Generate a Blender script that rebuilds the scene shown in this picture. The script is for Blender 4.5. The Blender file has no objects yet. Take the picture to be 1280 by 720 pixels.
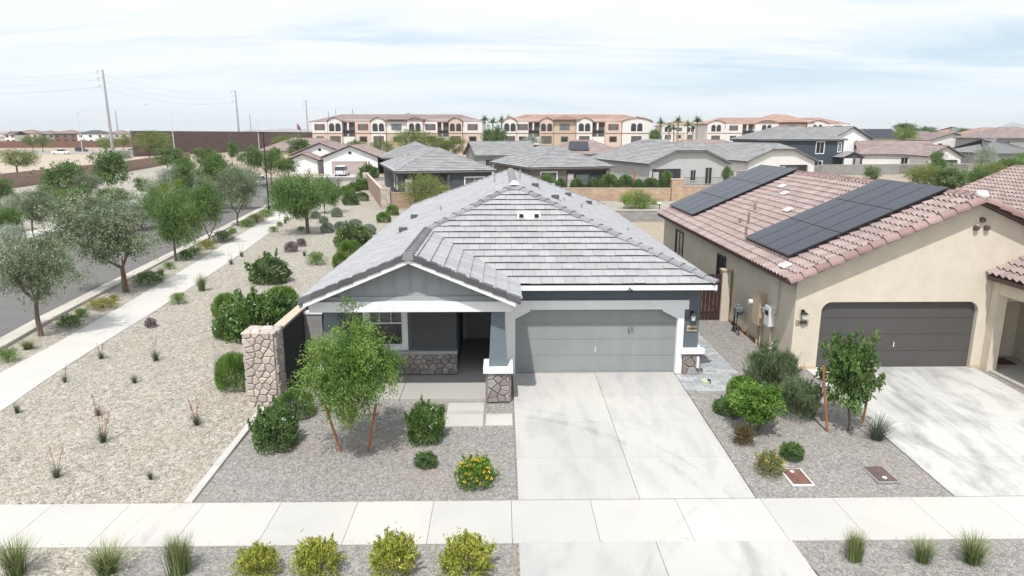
import bpy, math, random
import numpy as np
from mathutils import Vector, Matrix, noise
random.seed(7); rng = np.random.default_rng(11)
R = math.radians
sc = bpy.context.scene
COL = sc.collection

# ------------------------------------------------------------------ camera
F = 853.0; PIT = math.atan(194/853); TH = R(0.9)
CAM = Vector((-2.8, -19.5, 7.15))
fw = Vector((math.sin(TH)*math.cos(PIT), math.cos(TH)*math.cos(PIT), -math.sin(PIT)))
rt = Vector((math.cos(TH), -math.sin(TH), 0))
up = rt.cross(fw)
cd = bpy.data.cameras.new('camera'); cam = bpy.data.objects.new('camera', cd); COL.objects.link(cam)
cam.location = CAM
cam.rotation_euler = Matrix((rt, up, -fw)).transposed().to_euler()
cd.sensor_width = 36; cd.lens = 36*F/1280; cd.clip_end = 60000; cd.clip_start = 0.1
sc.camera = cam

def gh(y): return 0.0 if y > 0 else (0.035*y if y > -7 else -0.245)
def ray(x, y): return fw + rt*((x-640)/F) + up*((360-y)/F)
def onz(x, y, z=0):
    d = ray(x, y); return CAM + d*((z-CAM.z)/d.z)
def ony(x, y, Y):
    d = ray(x, y); return CAM + d*((Y-CAM.y)/d.y)
def ongr(x, y):
    z = 0
    for k in range(10):
        p = onz(x, y, z); z = gh(p.y)
    return p

# ------------------------------------------------------------------ materials
MATS = {}
def nt(name):
    m = bpy.data.materials.new(name); m.use_nodes = True
    t = m.node_tree; b = t.nodes['Principled BSDF']
    return m, t, b
def N(t, typ, **kw):
    n = t.nodes.new(typ)
    for k, v in kw.items():
        if k in n.inputs: n.inputs[k].default_value = v
        else: setattr(n, k, v)
    return n
def L(t, a, b): t.links.new(a, b)
def c4(c): return (c[0], c[1], c[2], 1)
def ramp(t, fac, stops):
    r = t.nodes.new('ShaderNodeValToRGB'); cr = r.color_ramp
    while len(cr.elements) < len(stops): cr.elements.new(0.5)
    for e, (p, c) in zip(cr.elements, stops): e.position = p; e.color = c4(c)
    L(t, fac, r.inputs[0]); return r.outputs[0]
def mixc(t, fac, a, b, mode='MIX'):
    m = t.nodes.new('ShaderNodeMix'); m.data_type = 'RGBA'; m.blend_type = mode
    for i, v in ((0, fac), (6, a), (7, b)):
        if hasattr(v, 'is_linked') or hasattr(v, 'links'): L(t, v, m.inputs[i])
        else: m.inputs[i].default_value = v if i == 0 else c4(v)
    return m.outputs[2]
def bump(t, b, h, s, d=0.02):
    n = N(t, 'ShaderNodeBump', Strength=s, Distance=d); L(t, h, n.inputs['Height']); L(t, n.outputs[0], b.inputs['Normal'])
def tc(t, scale=(1, 1, 1), which='Object', rot=(0, 0, 0)):
    c = t.nodes.new('ShaderNodeTexCoord'); m = t.nodes.new('ShaderNodeMapping')
    m.inputs['Scale'].default_value = scale; m.inputs['Rotation'].default_value = rot
    L(t, c.outputs[which], m.inputs[0]); return m.outputs[0]

def flat(name, col, rough=0.7, var=0.12, nscale=3.0, metal=0, bmp=0.0, bscale=60, spec=0.4):
    if name in MATS: return MATS[name]
    m, t, b = nt(name)
    v = tc(t)
    n = N(t, 'ShaderNodeTexNoise', Scale=nscale, Detail=6.0, Roughness=0.65); L(t, v, n.inputs['Vector'])
    lo = tuple(c*(1-var) for c in col); hi = tuple(min(1, c*(1+var)) for c in col)
    L(t, ramp(t, n.outputs[0], [(0.3, lo), (0.7, hi)]), b.inputs['Base Color'])
    b.inputs['Roughness'].default_value = rough; b.inputs['Metallic'].default_value = metal
    b.inputs['Specular IOR Level'].default_value = spec
    if bmp:
        n2 = N(t, 'ShaderNodeTexNoise', Scale=bscale, Detail=3.0); L(t, v, n2.inputs['Vector'])
        bump(t, b, n2.outputs[0], bmp, 0.01)
    MATS[name] = m; return m

def tilemat(name, lo, hi, rough=0.75, stain=0.12):
    # one random shade per tile, read from a face attribute, plus weathering
    m, t, b = nt(name)
    a = N(t, 'ShaderNodeAttribute', attribute_name='v')
    base = ramp(t, a.outputs['Fac'], [(0, lo), (1, hi)])
    v = tc(t)
    n = N(t, 'ShaderNodeTexNoise', Scale=1.3, Detail=7.0, Roughness=0.7); L(t, v, n.inputs['Vector'])
    n2 = N(t, 'ShaderNodeTexNoise', Scale=22.0, Detail=4.0); L(t, v, n2.inputs['Vector'])
    k = ramp(t, n.outputs[0], [(0.3, (1-stain,)*3), (0.65, (1.04, 1.04, 1.04))])
    k2 = ramp(t, n2.outputs[0], [(0.3, (.88,)*3), (0.7, (1.1, 1.1, 1.1))])
    L(t, mixc(t, 1.0, mixc(t, 1.0, base, k, 'MULTIPLY'), k2, 'MULTIPLY'), b.inputs['Base Color'])
    b.inputs['Roughness'].default_value = rough
    bump(t, b, n2.outputs[0], 0.3, 0.01)
    MATS[name] = m; return m

def gravel(name, stops, cell, patch, rough=0.9):
    m, t, b = nt(name)
    v = tc(t)
    vo = N(t, 'ShaderNodeTexVoronoi', Scale=1/cell, Randomness=1.0); L(t, v, vo.inputs['Vector'])
    sp = N(t, 'ShaderNodeSeparateColor'); L(t, vo.outputs['Color'], sp.inputs[0])
    c = ramp(t, sp.outputs[0], stops)
    vo2 = N(t, 'ShaderNodeTexVoronoi', Scale=0.42/cell, Randomness=1.0); L(t, v, vo2.inputs['Vector'])
    sp2 = N(t, 'ShaderNodeSeparateColor'); L(t, vo2.outputs['Color'], sp2.inputs[0])
    c = mixc(t, 0.42, c, ramp(t, sp2.outputs[1], stops))
    n = N(t, 'ShaderNodeTexNoise', Scale=0.55, Detail=5.0, Roughness=0.6); L(t, v, n.inputs['Vector'])
    f = ramp(t, n.outputs[0], [(0.50, (0, 0, 0)), (0.72, (1, 1, 1))])
    fm = N(t, 'ShaderNodeMath', operation='MULTIPLY'); L(t, f, fm.inputs[0]); fm.inputs[1].default_value = 0.55
    c = mixc(t, fm.outputs[0], c, mixc(t, 0.6, c, patch))
    e = ramp(t, vo.outputs['Distance'], [(0.25, (1, 1, 1)), (0.75, (.55, .53, .5))])
    c = mixc(t, 0.6, c, e, 'MULTIPLY')
    L(t, c, b.inputs['Base Color']); b.inputs['Roughness'].default_value = rough
    inv = N(t, 'ShaderNodeMath', operation='SUBTRACT'); inv.inputs[0].default_value = 1; L(t, vo.outputs['Distance'], inv.inputs[1])
    bump(t, b, inv.outputs[0], 0.9, cell*0.8)
    MATS[name] = m; return m

def concrete(name, col, stain=(0.35, 0.35, 0.36), amt=0.5, streak=(1, 1, 1), thr=0.52, arcs=()):
    m, t, b = nt(name)
    v = tc(t); vs = tc(t, streak)
    ak = 0; n = N(t, 'ShaderNodeTexNoise', Scale=0.8, Detail=8.0, Roughness=0.62, Distortion=0.4); L(t, vs, n.inputs['Vector'])
    f = ramp(t, n.outputs[0], [(thr, (0, 0, 0)), (thr+0.22, (1, 1, 1))])
    fm = N(t, 'ShaderNodeMath', operation='MULTIPLY'); L(t, f, fm.inputs[0]); fm.inputs[1].default_value = amt
    n2 = N(t, 'ShaderNodeTexNoise', Scale=30.0, Detail=6.0, Roughness=0.7); L(t, v, n2.inputs['Vector'])
    g = ramp(t, n2.outputs[0], [(0.3, tuple(c*0.93 for c in col)), (0.7, tuple(c*1.05 for c in col))])
    n3 = N(t, 'ShaderNodeTexNoise', Scale=0.25, Detail=2.0); L(t, v, n3.inputs['Vector'])
    g = mixc(t, 1.0, g, ramp(t, n3.outputs[0], [(0.35, (.92, .92, .93)), (0.65, (1.03, 1.02, 1.0))]), 'MULTIPLY')
    # small drips and dark spots
    n4 = N(t, 'ShaderNodeTexNoise', Scale=3.5, Detail=3.0); L(t, vs, n4.inputs['Vector'])
    f4 = ramp(t, n4.outputs[0], [(0.68, (0, 0, 0)), (0.74, (1, 1, 1))])
    fm4 = N(t, 'ShaderNodeMath', operation='MULTIPLY'); L(t, f4, fm4.inputs[0]); fm4.inputs[1].default_value = amt*0.7
    c = mixc(t, fm.outputs[0], g, stain); c = mixc(t, fm4.outputs[0], c, stain)
    at = N(t, 'ShaderNodeAttribute', attribute_name='v')
    c = mixc(t, 1.0, c, ramp(t, at.outputs['Fac'], [(0, (.92, .92, .925)), (1, (1.03, 1.03, 1.02))]), 'MULTIPLY')
    for ax, ay, ar, aw, ak in arcs:   # faint rubber marks of turning cars
        vd = N(t, 'ShaderNodeVectorMath', operation='MULTIPLY_ADD'); L(t, v, vd.inputs[0]); vd.inputs[1].default_value = (1, 1, 0); vd.inputs[2].default_value = (-ax, -ay, 0)
        ln = N(t, 'ShaderNodeVectorMath', operation='LENGTH'); L(t, vd.outputs[0], ln.inputs[0])
        d1 = N(t, 'ShaderNodeMath', operation='SUBTRACT'); L(t, ln.outputs['Value'], d1.inputs[0]); d1.inputs[1].default_value = ar
        d2 = N(t, 'ShaderNodeMath', operation='ABSOLUTE'); L(t, d1.outputs[0], d2.inputs[0])
        d3 = N(t, 'ShaderNodeMath', operation='DIVIDE'); L(t, d2.outputs[0], d3.inputs[0]); d3.inputs[1].default_value = aw
        f3 = ramp(t, d3.outputs[0], [(0.4, (ak, ak, ak)), (1.0, (0, 0, 0))])
        f5 = mixc(t, 1.0, f3, ramp(t, n.outputs[0], [(0.42, (.1, .1, .1)), (0.6, (1, 1, 1))]), 'MULTIPLY')
        c = mixc(t, f5, c, (.20, .20, .205))
    L(t, c, b.inputs['Base Color']); b.inputs['Roughness'].default_value = 0.85
    bump(t, b, n2.outputs[0], 0.2, 0.005)
    MATS[name] = m; return m

def leafmat(name, lo, mid, hi, trans=0.25, rough=0.6):
    m = bpy.data.materials.new(name); m.use_nodes = True; t = m.node_tree
    b = t.nodes['Principled BSDF']; out = t.nodes['Material Output']
    a = N(t, 'ShaderNodeAttribute', attribute_name='v')
    c = ramp(t, a.outputs['Fac'], [(0, lo), (0.5, mid), (1, hi)])
    L(t, c, b.inputs['Base Color']); b.inputs['Roughness'].default_value = rough
    b.inputs['Specular IOR Level'].default_value = 0.3
    tr = t.nodes.new('ShaderNodeBsdfTranslucent'); L(t, c, tr.inputs[0])
    mx = t.nodes.new('ShaderNodeMixShader'); mx.inputs[0].default_value = trans
    L(t, b.outputs[0], mx.inputs[1]); L(t, tr.outputs[0], mx.inputs[2]); L(t, mx.outputs[0], out.inputs[0])
    MATS[name] = m; return m

def blockmat(name, col, mortar, bw=0.4, bh=0.2, xz=True, var=0.12):
    m, t, b = nt(name)
    co = t.nodes.new('ShaderNodeTexCoord'); sx = t.nodes.new('ShaderNodeSeparateXYZ'); L(t, co.outputs['Object'], sx.inputs[0])
    ad = N(t, 'ShaderNodeMath', operation='ADD'); L(t, sx.outputs[0], ad.inputs[0]); L(t, sx.outputs[1], ad.inputs[1])
    cb = t.nodes.new('ShaderNodeCombineXYZ'); L(t, ad.outputs[0], cb.inputs[0]); L(t, sx.outputs[2], cb.inputs[1])
    br = t.nodes.new('ShaderNodeTexBrick'); L(t, cb.outputs[0], br.inputs[0])
    br.inputs['Scale'].default_value = 1; br.inputs['Brick Width'].default_value = bw; br.inputs['Row Height'].default_value = bh
    br.inputs['Mortar Size'].default_value = 0.012
    br.inputs['Color1'].default_value = c4([c*(1-var) for c in col]); br.inputs['Color2'].default_value = c4([c*(1+var) for c in col])
    br.inputs['Mortar'].default_value = c4(mortar)
    n = N(t, 'ShaderNodeTexNoise', Scale=0.7, Detail=6.0); L(t, co.outputs['Object'], n.inputs['Vector'])
    L(t, mixc(t, 1.0, br.outputs[0], ramp(t, n.outputs[0], [(.3, (.88,)*3), (.7, (1.08,)*3)]), 'MULTIPLY'), b.inputs['Base Color'])
    b.inputs['Roughness'].default_value = 0.9
    bump(t, b, br.outputs['Fac'], -0.4, 0.01)
    MATS[name] = m; return m

def glass(name, col=(0.02, 0.025, 0.03), rough=0.08):
    m, t, b = nt(name); b.inputs['Base Color'].default_value = c4(col); b.inputs['Roughness'].default_value = rough
    b.inputs['Specular IOR Level'].default_value = 0.8
    n = N(t, 'ShaderNodeTexNoise', Scale=0.8); L(t, tc(t), n.inputs['Vector']); bump(t, b, n.outputs[0], 0.05, 0.02)
    MATS[name] = m; return m

roof_grey = tilemat('grey_concrete_tile', (.325, .323, .336), (.385, .383, .397), stain=0.07)
cap_grey = tilemat('grey_cap_tile', (.20, .20, .215), (.29, .29, .305))
roof_far = tilemat('far_grey_tile', (.26, .26, .265), (.36, .36, .365))
roof_pink = tilemat('pink_clay_tile', (.265, .20, .188), (.395, .31, .295), stain=0.12)
cap_pink = tilemat('pink_cap_tile', (.24, .15, .14), (.38, .26, .25), stain=0.2)
roof_brown = tilemat('brown_tile', (.29, .22, .21), (.40, .32, .305))
roof_terra = tilemat('terracotta_tile', (.40, .25, .20), (.54, .36, .295))
under = flat('roof_underlay', (.05, .05, .055), 0.95)
navy = flat('dark_blue_grey_stucco', (.115, .135, .157), 0.85, 0.1, 1.5, bmp=0.4, bscale=40)
slate = flat('slate_stucco', (.145, .175, .198), 0.85, 0.12, 3, bmp=0.4, bscale=40)
dark_wall = flat('dark_painted_block', (.045, .047, .055), 0.85, 0.1, 2, bmp=0.3)
grey_sid = flat('grey_stucco', (.20, .205, .21), 0.8, 0.06, 2, bmp=0.3)
siding = flat('grey_board', (.35, .365, .38), 0.7, 0.05, 2)
white = flat('white_trim', (.82, .82, .83), 0.6, 0.05, 2)
offwhite = flat('white_stucco', (.72, .71, .69), 0.85, 0.04, 1, bmp=0.2)
garage_grey = flat('garage_grey_paint', (.285, .30, .305), 0.55, 0.05, 1.2)
beige = flat('beige_stucco', (.63, .565, .465), 0.9, 0.08, 1.6, bmp=0.6, bscale=35)
beige_d = flat('beige_stucco_trim', (.56, .45, .32), 0.9, 0.07, 2, bmp=0.5, bscale=35)
taupe = flat('taupe_stucco', (.36, .31, .25), 0.9, 0.08, 1.6, bmp=0.5, bscale=35)
brown_gar = flat('brown_grey_paint', (.088, .083, .082), 0.5, 0.06, 1.2)
rust_dark = flat('dark_brown_gate_paint', (.055, .028, .024), 0.6, 0.15, 4)
tanblk = blockmat('tan_block', (.46, .33, .235), (.40, .29, .21))
brownblk = blockmat('brown_block', (.145, .095, .088), (.11, .075, .07), 3.0, 0.62)
pinkblk = blockmat('pink_brown_block', (.33, .22, .18), (.29, .20, .17))
greyblk = blockmat('grey_block', (.30, .29, .285), (.24, .235, .23))
tan_cap = flat('tan_cap', (.55, .44, .35), 0.85, 0.08, 3, bmp=0.2)
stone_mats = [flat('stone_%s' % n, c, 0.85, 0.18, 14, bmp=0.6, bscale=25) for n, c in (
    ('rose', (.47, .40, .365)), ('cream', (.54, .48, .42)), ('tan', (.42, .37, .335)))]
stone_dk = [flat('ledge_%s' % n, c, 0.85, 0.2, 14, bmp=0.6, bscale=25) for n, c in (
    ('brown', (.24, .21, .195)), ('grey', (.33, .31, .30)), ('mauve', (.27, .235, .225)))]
mortar = flat('mortar', (.33, .265, .235), 0.95, 0.15, 8)
mortar_d = flat('mortar_dark', (.13, .115, .11), 0.95, 0.15, 8)
glassm = glass('window_glass'); glassl = glass('window_glass_pale', (.10, .13, .14), 0.12)
darkm = flat('black_metal', (.02, .02, .022), 0.5, 0.1); steel = flat('grey_metal', (.42, .42, .43), 0.45, 0.1, 5, 0.4)
pvc = flat('white_plastic', (.75, .75, .74), 0.5, 0.03)
paint_gold = flat('plaque_gold', (.50, .42, .28), 0.6, 0.05)
lampglass = flat('lamp_glass', (.8, .8, .78), 0.15, 0.02)
panel_m, t_, b_ = nt('solar_cells')
v_ = tc(t_)
br_ = t_.nodes.new('ShaderNodeTexBrick'); br_.offset = 0.0; L(t_, v_, br_.inputs[0])
for k_, x_ in (('Scale', 1), ('Brick Width', .17), ('Row Height', .17), ('Mortar Size', .004)): br_.inputs[k_].default_value = x_
br_.inputs['Color1'].default_value = (.016, .019, .034, 1); br_.inputs['Color2'].default_value = (.022, .026, .044, 1); br_.inputs['Mortar'].default_value = (.04, .045, .065, 1)
L(t_, br_.outputs[0], b_.inputs['Base Color']); b_.inputs['Roughness'].default_value = 0.28; b_.inputs['Specular IOR Level'].default_value = 0.30
bark = flat('bark', (.16, .12, .09), 0.9, 0.3, 10, bmp=0.6, bscale=30)
bark_pale = flat('pale_bark', (.30, .25, .20), 0.9, 0.2, 10, bmp=0.5, bscale=30)
stakewood = flat('stake_wood', (.33, .13, .06), 0.8, 0.25, 8)
soil = gravel('desert_soil', [(0, (.36, .29, .22)), (.5, (.44, .37, .29)), (1, (.50, .44, .36))], 0.12, (.40, .30, .22))
grav_c = gravel('cream_gravel', [(0, (.18, .16, .13)), (.28, (.34, .31, .262)), (.65, (.465, .432, .375)), (1, (.65, .62, .565))], 0.042, (.45, .385, .32))
grav_g = gravel('grey_gravel', [(0, (.17, .16, .155)), (.35, (.28, .268, .255)), (.7, (.365, .35, .335)), (1, (.54, .515, .49))], 0.025, (.42, .345, .29))
asph = gravel('asphalt', [(0, (.15, .144, .141)), (.5, (.19, .183, .179)), (1, (.235, .228, .222))], 0.03, (.21, .20, .195))
ARCS = ((-3.9, -8.2, 5.55, .15, .30), (-3.9, -8.2, 6.0, .07, .2), (6.5, -12.5, 7.6, .08, .16))
walk_c = concrete('sidewalk_concrete', (.535, .52, .495), (.42, .405, .39), 0.32, arcs=ARCS)
drive_c = concrete('driveway_concrete', (.50, .49, .475), (.31, .31, .31), 0.45, (2.6, .9, 1), 0.47, arcs=ARCS)
drive_n = concrete('worn_driveway_concrete', (.53, .525, .515), (.20, .20, .21), 0.7, (1.9, .7, 1), 0.46, arcs=((14.5, -2.5, 6.2, .12, .25), (2.5, -3.0, 7.0, .12, .22)))
porch_c = concrete('porch_concrete', (.43, .415, .39), (.33, .32, .31), 0.3)
kerb_c = concrete('kerb_concrete', (.50, .475, .43), (.36, .33, .30), 0.4)
paver_m = blockmat('grey_paver', (.33, .34, .35), (.2, .2, .2), .3, .15)

# ------------------------------------------------------------------ objects
def thing(name, label, cat, loc=(0, 0, 0), rot=0, group=None):
    o = bpy.data.objects.new(name, None); COL.objects.link(o)
    o.empty_display_size = 0.3
    o.location = loc; o.rotation_euler = (0, 0, rot)
    o['label'] = label; o['category'] = cat
    if group: o['group'] = group
    return o
def tagm(o, label, cat, group=None):
    o['label'] = label; o['category'] = cat
    if group: o['group'] = group
    return o

class MB:
    def __init__(s): s.v = []; s.f = []; s.a = []; s.m = []; s.mi = 0; s.val = 0.5
    def add(s, vs, fs, val=None):
        n = len(s.v); s.v += [tuple(x) for x in vs]
        for f in fs: s.f.append([i+n for i in f]); s.a.append(s.val if val is None else val); s.m.append(s.mi)
        return s
    def box(s, x0, x1, y0, y1, z0, z1, val=None):
        if x1 < x0: x0, x1 = x1, x0
        if y1 < y0: y0, y1 = y1, y0
        v = [(x0, y0, z0), (x1, y0, z0), (x1, y1, z0), (x0, y1, z0), (x0, y0, z1), (x1, y0, z1), (x1, y1, z1), (x0, y1, z1)]
        return s.add(v, [(3, 2, 1, 0), (4, 5, 6, 7), (0, 1, 5, 4), (1, 2, 6, 5), (2, 3, 7, 6), (3, 0, 4, 7)], val)
    def hexa(s, lo, hi, val=None):
        n = len(lo)
        return s.add(list(lo)+list(hi), [tuple(range(n-1, -1, -1)), tuple(range(n, 2*n))]+[(i, (i+1) % n, n+(i+1) % n, n+i) for i in range(n)], val)
    def frustum(s, cx, cy, w0, d0, w1, d1, z0, z1):
        a = lambda w, d, z: [(cx-w/2, cy-d/2, z), (cx+w/2, cy-d/2, z), (cx+w/2, cy+d/2, z), (cx-w/2, cy+d/2, z)]
        return s.hexa(a(w0, d0, z0), a(w1, d1, z1))
    def poly_y(s, pts, y0, y1, val=None):   # polygon in xz, extruded in y
        return s.hexa([(x, y0, z) for x, z in pts], [(x, y1, z) for x, z in pts], val)
    def poly_x(s, pts, x0, x1, val=None):
        return s.hexa([(x0, y, z) for y, z in pts], [(x1, y, z) for y, z in pts], val)
    def quad(s, *p, val=None): return s.add(p, [tuple(range(len(p)))], val)
    def tube(s, pts, rs, n=7, cap=True):
        pts = [Vector(p) for p in pts]
        if not hasattr(rs, '__len__'): rs = [rs]*len(pts)
        rings = []
        for i, p in enumerate(pts):
            d = (pts[min(i+1, len(pts)-1)]-pts[max(i-1, 0)]).normalized()
            a = d.cross(Vector((0, 0, 1)));
            if a.length < 0.05: a = d.cross(Vector((0, 1, 0)))
            a.normalize(); b = d.cross(a)
            rings.append([p+a*(math.cos(2*math.pi*k/n)*rs[i])+b*(math.sin(2*math.pi*k/n)*rs[i]) for k in range(n)])
        vs = [v for r in rings for v in r]; fs = []
        for i in range(len(pts)-1):
            for k in range(n): fs.append((i*n+k, i*n+(k+1) % n, (i+1)*n+(k+1) % n, (i+1)*n+k))
        if cap: fs += [tuple(range(n)), tuple(range((len(pts)-1)*n, len(pts)*n))]
        return s.add(vs, fs)
    def cyl(s, c, r, h, n=12, axis=2):
        c = Vector(c); e = [Vector((0, 0, 0)) for _ in range(1)][0]; e = Vector([h if i == axis else 0 for i in range(3)])
        return s.tube([c, c+e], r, n)
    def build(s, name, mat, parent=None, world=False, bevel=0, smooth=False):
        me = bpy.data.meshes.new(name)
        vs = s.v
        if world and parent is not None:
            mi = (Matrix.Translation(parent.location) @ Matrix.Rotation(parent.rotation_euler[2], 4, 'Z')).inverted()
            vs = [tuple(mi @ Vector(v)) for v in vs]
        me.from_pydata(vs, [], s.f)
        mats = mat if isinstance(mat, (list, tuple)) else [mat]
        for m in mats: me.materials.append(m)
        if len(mats) > 1: me.polygons.foreach_set('material_index', s.m)
        at = me.attributes.new('v', 'FLOAT', 'FACE'); at.data.foreach_set('value', s.a)
        if smooth: me.polygons.foreach_set('use_smooth', [True]*len(me.polygons))
        import bmesh
        bm = bmesh.new(); bm.from_mesh(me); bmesh.ops.recalc_face_normals(bm, faces=bm.faces); bm.to_mesh(me); bm.free()
        o = bpy.data.objects.new(name, me); COL.objects.link(o)
        if parent is not None: o.parent = parent
        if bevel:
            b = o.modifiers.new('bevel', 'BEVEL'); b.width = bevel; b.segments = 2; b.limit_method = 'ANGLE'
        return o

def struct(o): o['kind'] = 'structure'; return o
def copy_thing(root, loc, rot, label, scale=None):
    c = root.copy(); COL.objects.link(c); c.location = loc; c.rotation_euler = (0, 0, rot); c['label'] = label
    if scale is not None: c.scale = scale
    for ch in root.children:
        d = ch.copy(); COL.objects.link(d); d.parent = c
        for g in ch.children:
            e = g.copy(); COL.objects.link(e); e.parent = d
    return c

def clip(poly, a, b, c):  # keep a*x+b*y<=c
    out = []
    for i in range(len(poly)):
        p, q = poly[i], poly[(i+1) % len(poly)]
        dp, dq = a*p[0]+b*p[1]-c, a*q[0]+b*q[1]-c
        if dp <= 0: out.append(p)
        if (dp < 0 < dq) or (dq < 0 < dp):
            t = dp/(dp-dq); out.append((p[0]+(q[0]-p[0])*t, p[1]+(q[1]-p[1])*t))
    return out
def clip_poly(sub, cl):
    # cl convex CCW
    for i in range(len(cl)):
        x0, y0 = cl[i]; x1, y1 = cl[(i+1) % len(cl)]
        a, b = (y1-y0), -(x1-x0)
        sub = clip(sub, a, b, a*x0+b*y0)
        if len(sub) < 3: return []
    return sub
def ccw(p):
    s = sum(p[i][0]*p[(i+1) % len(p)][1]-p[(i+1) % len(p)][0]*p[i][1] for i in range(len(p)))
    return p if s > 0 else p[::-1]
def plane_frame(pts):
    """u = horizontal along the eave, v = up the slope, n = outward"""
    P = [Vector(p) for p in pts]
    n = Vector((0, 0, 0))
    for i in range(1, len(P)-1): n += (P[i]-P[0]).cross(P[i+1]-P[0])
    n.normalize()
    if n.z < 0: n = -n
    v = (Vector((0, 0, 1))-n*n.z).normalized(); u = v.cross(n)
    o = min(P, key=lambda p: p.z)
    return Vector(o), u, v, n
def flat_tiles(mb, polys, course=0.36, tw=0.33, th=0.012, lift=0.045, jit=1.0, o=None, eave_ov=0.03):
    """courses of flat tiles over one roof plane; polys = convex 3d polygons in that plane"""
    allp = [p for po in polys for p in po]
    O, u, v, n = plane_frame(polys[0]); O = min([Vector(p) for p in allp], key=lambda p: p.z)
    for po in polys:
        p2 = ccw([((Vector(p)-O).dot(u), (Vector(p)-O).dot(v)) for p in po])
        umin = min(p[0] for p in p2); umax = max(p[0] for p in p2); vmax = max(p[1] for p in p2)
        vmin = min(p[1] for p in p2)
        k = int(math.floor(vmin/course)); 
        while k*course < vmax:
            off = (k % 2)*tw*0.5
            i = int(math.floor((umin-off)/tw))
            while i*tw+off < umax:
                u0 = i*tw+off; u1 = u0+tw-0.006
                rs = random.Random(i*7919+k*104729+int(O.x*10)); val = rs.random(); l2 = lift+rs.uniform(-.006, .008)*jit; sh = rs.uniform(-.008, .008)*jit
                v0 = k*course-(eave_ov if k == 0 else 0)+sh*0; v1 = (k+1)*course+0.03
                q = clip_poly([(u0, v0), (u1, v0), (u1, v1), (u0, v1)], p2 if k > 0 else [(x, y if y > 1e-4 else y-0.06) for x, y in p2])
                i += 1
                if len(q) < 3: continue
                H = lambda vv: l2*(1-(vv-v0)/(v1-v0))+0.012
                top = [O+u*a+v*b+n*(H(b)+th) for a, b in q]; bot = [O+u*a+v*b+n*H(b) for a, b in q]
                mb.hexa(bot, top, val)
            k += 1
def strip_tiles(mb, polys, course=0.40, tw=1.2):
    flat_tiles(mb, polys, course, tw, 0.02, 0.05, 0.5)
def s_tiles(mb, po, course=0.34, tw=0.27, amp=0.046, lift=0.062, seg=6):
    O, u, v, n = plane_frame(po)
    p2 = ccw([((Vector(p)-O).dot(u), (Vector(p)-O).dot(v)) for p in po])
    umin = min(p[0] for p in p2); umax = max(p[0] for p in p2); vmax = max(p[1] for p in p2)
    k = 0
    while k*course < vmax:
        i = int(math.floor(umin/tw))
        while i*tw < umax:
            val = random.Random(i*31+k*977+5).random()*0.8+random.Random(i*3+k*17).random()*0.2
            v0 = k*course-0.02; v1 = (k+1)*course+0.03
            for s in range(seg):
                u0 = i*tw+tw*s/seg; u1 = i*tw+tw*(s+1)/seg
                a0 = amp*math.sin(math.pi*2*s/seg-0.5)+amp; a1 = amp*math.sin(math.pi*2*(s+1)/seg-0.5)+amp
                q = clip_poly([(u0, v0), (u1, v0), (u1, v1), (u0, v1)], [(x, y if y > 1e-4 else y-0.05) for x, y in p2])
                if len(q) < 3: continue
                def H(a, b): return a0+(a1-a0)*(a-u0)/(u1-u0)+lift*(1-(b-v0)/(v1-v0))+0.01
                top = [O+u*a+v*b+n*(H(a, b)+0.014) for a, b in q]; bot = [O+u*a+v*b+n*H(a, b) for a, b in q]
                mb.hexa(bot, top, val)
            i += 1
        k += 1
def caps(mb, p, q, w=0.15, h=0.09, length=0.40, barrel=False, lift=0.03, drop=0.0):
    """overlapping ridge or hip caps from p to q"""
    p = Vector(p); q = Vector(q); d = q-p; Ln = d.length; d.normalize()
    s = d.cross(Vector((0, 0, 1))).normalized(); nn = s.cross(d).normalized()
    if nn.z < 0: nn = -nn
    cnt = max(1, int(round(Ln/length))); st = Ln/cnt
    prof = [(-1, -drop), (-.75, .62), (0, 1), (.75, .62), (1, -drop)] if not barrel else [(math.cos(math.pi*(1-t/8)), math.sin(math.pi*t/8)-drop) for t in range(9)]
    for i in range(cnt):
        a = p+d*(i*st-0.03); b = p+d*((i+1)*st)
        val = random.random()
        for (x0, z0), (x1, z1) in zip(prof, prof[1:]):
            lo0 = a+s*(x0*w*1.06)+nn*(z0*h+lift); lo1 = a+s*(x1*w*1.06)+nn*(z1*h+lift)
            hi0 = b+s*(x0*w*.92)+nn*(z0*h*.92); hi1 = b+s*(x1*w*.92)+nn*(z1*h*.92)
            t = nn*0.016
            mb.hexa([lo0-t, lo1-t, hi1-t, hi0-t], [lo0, lo1, hi1, hi0], val)
        f_ = [a+d*.004+s*(x0*w*1.04)+nn*(z0*h+lift-.004) for x0, z0 in prof]; mb.add(f_, [tuple(range(len(f_)))], 0.0)

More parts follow.
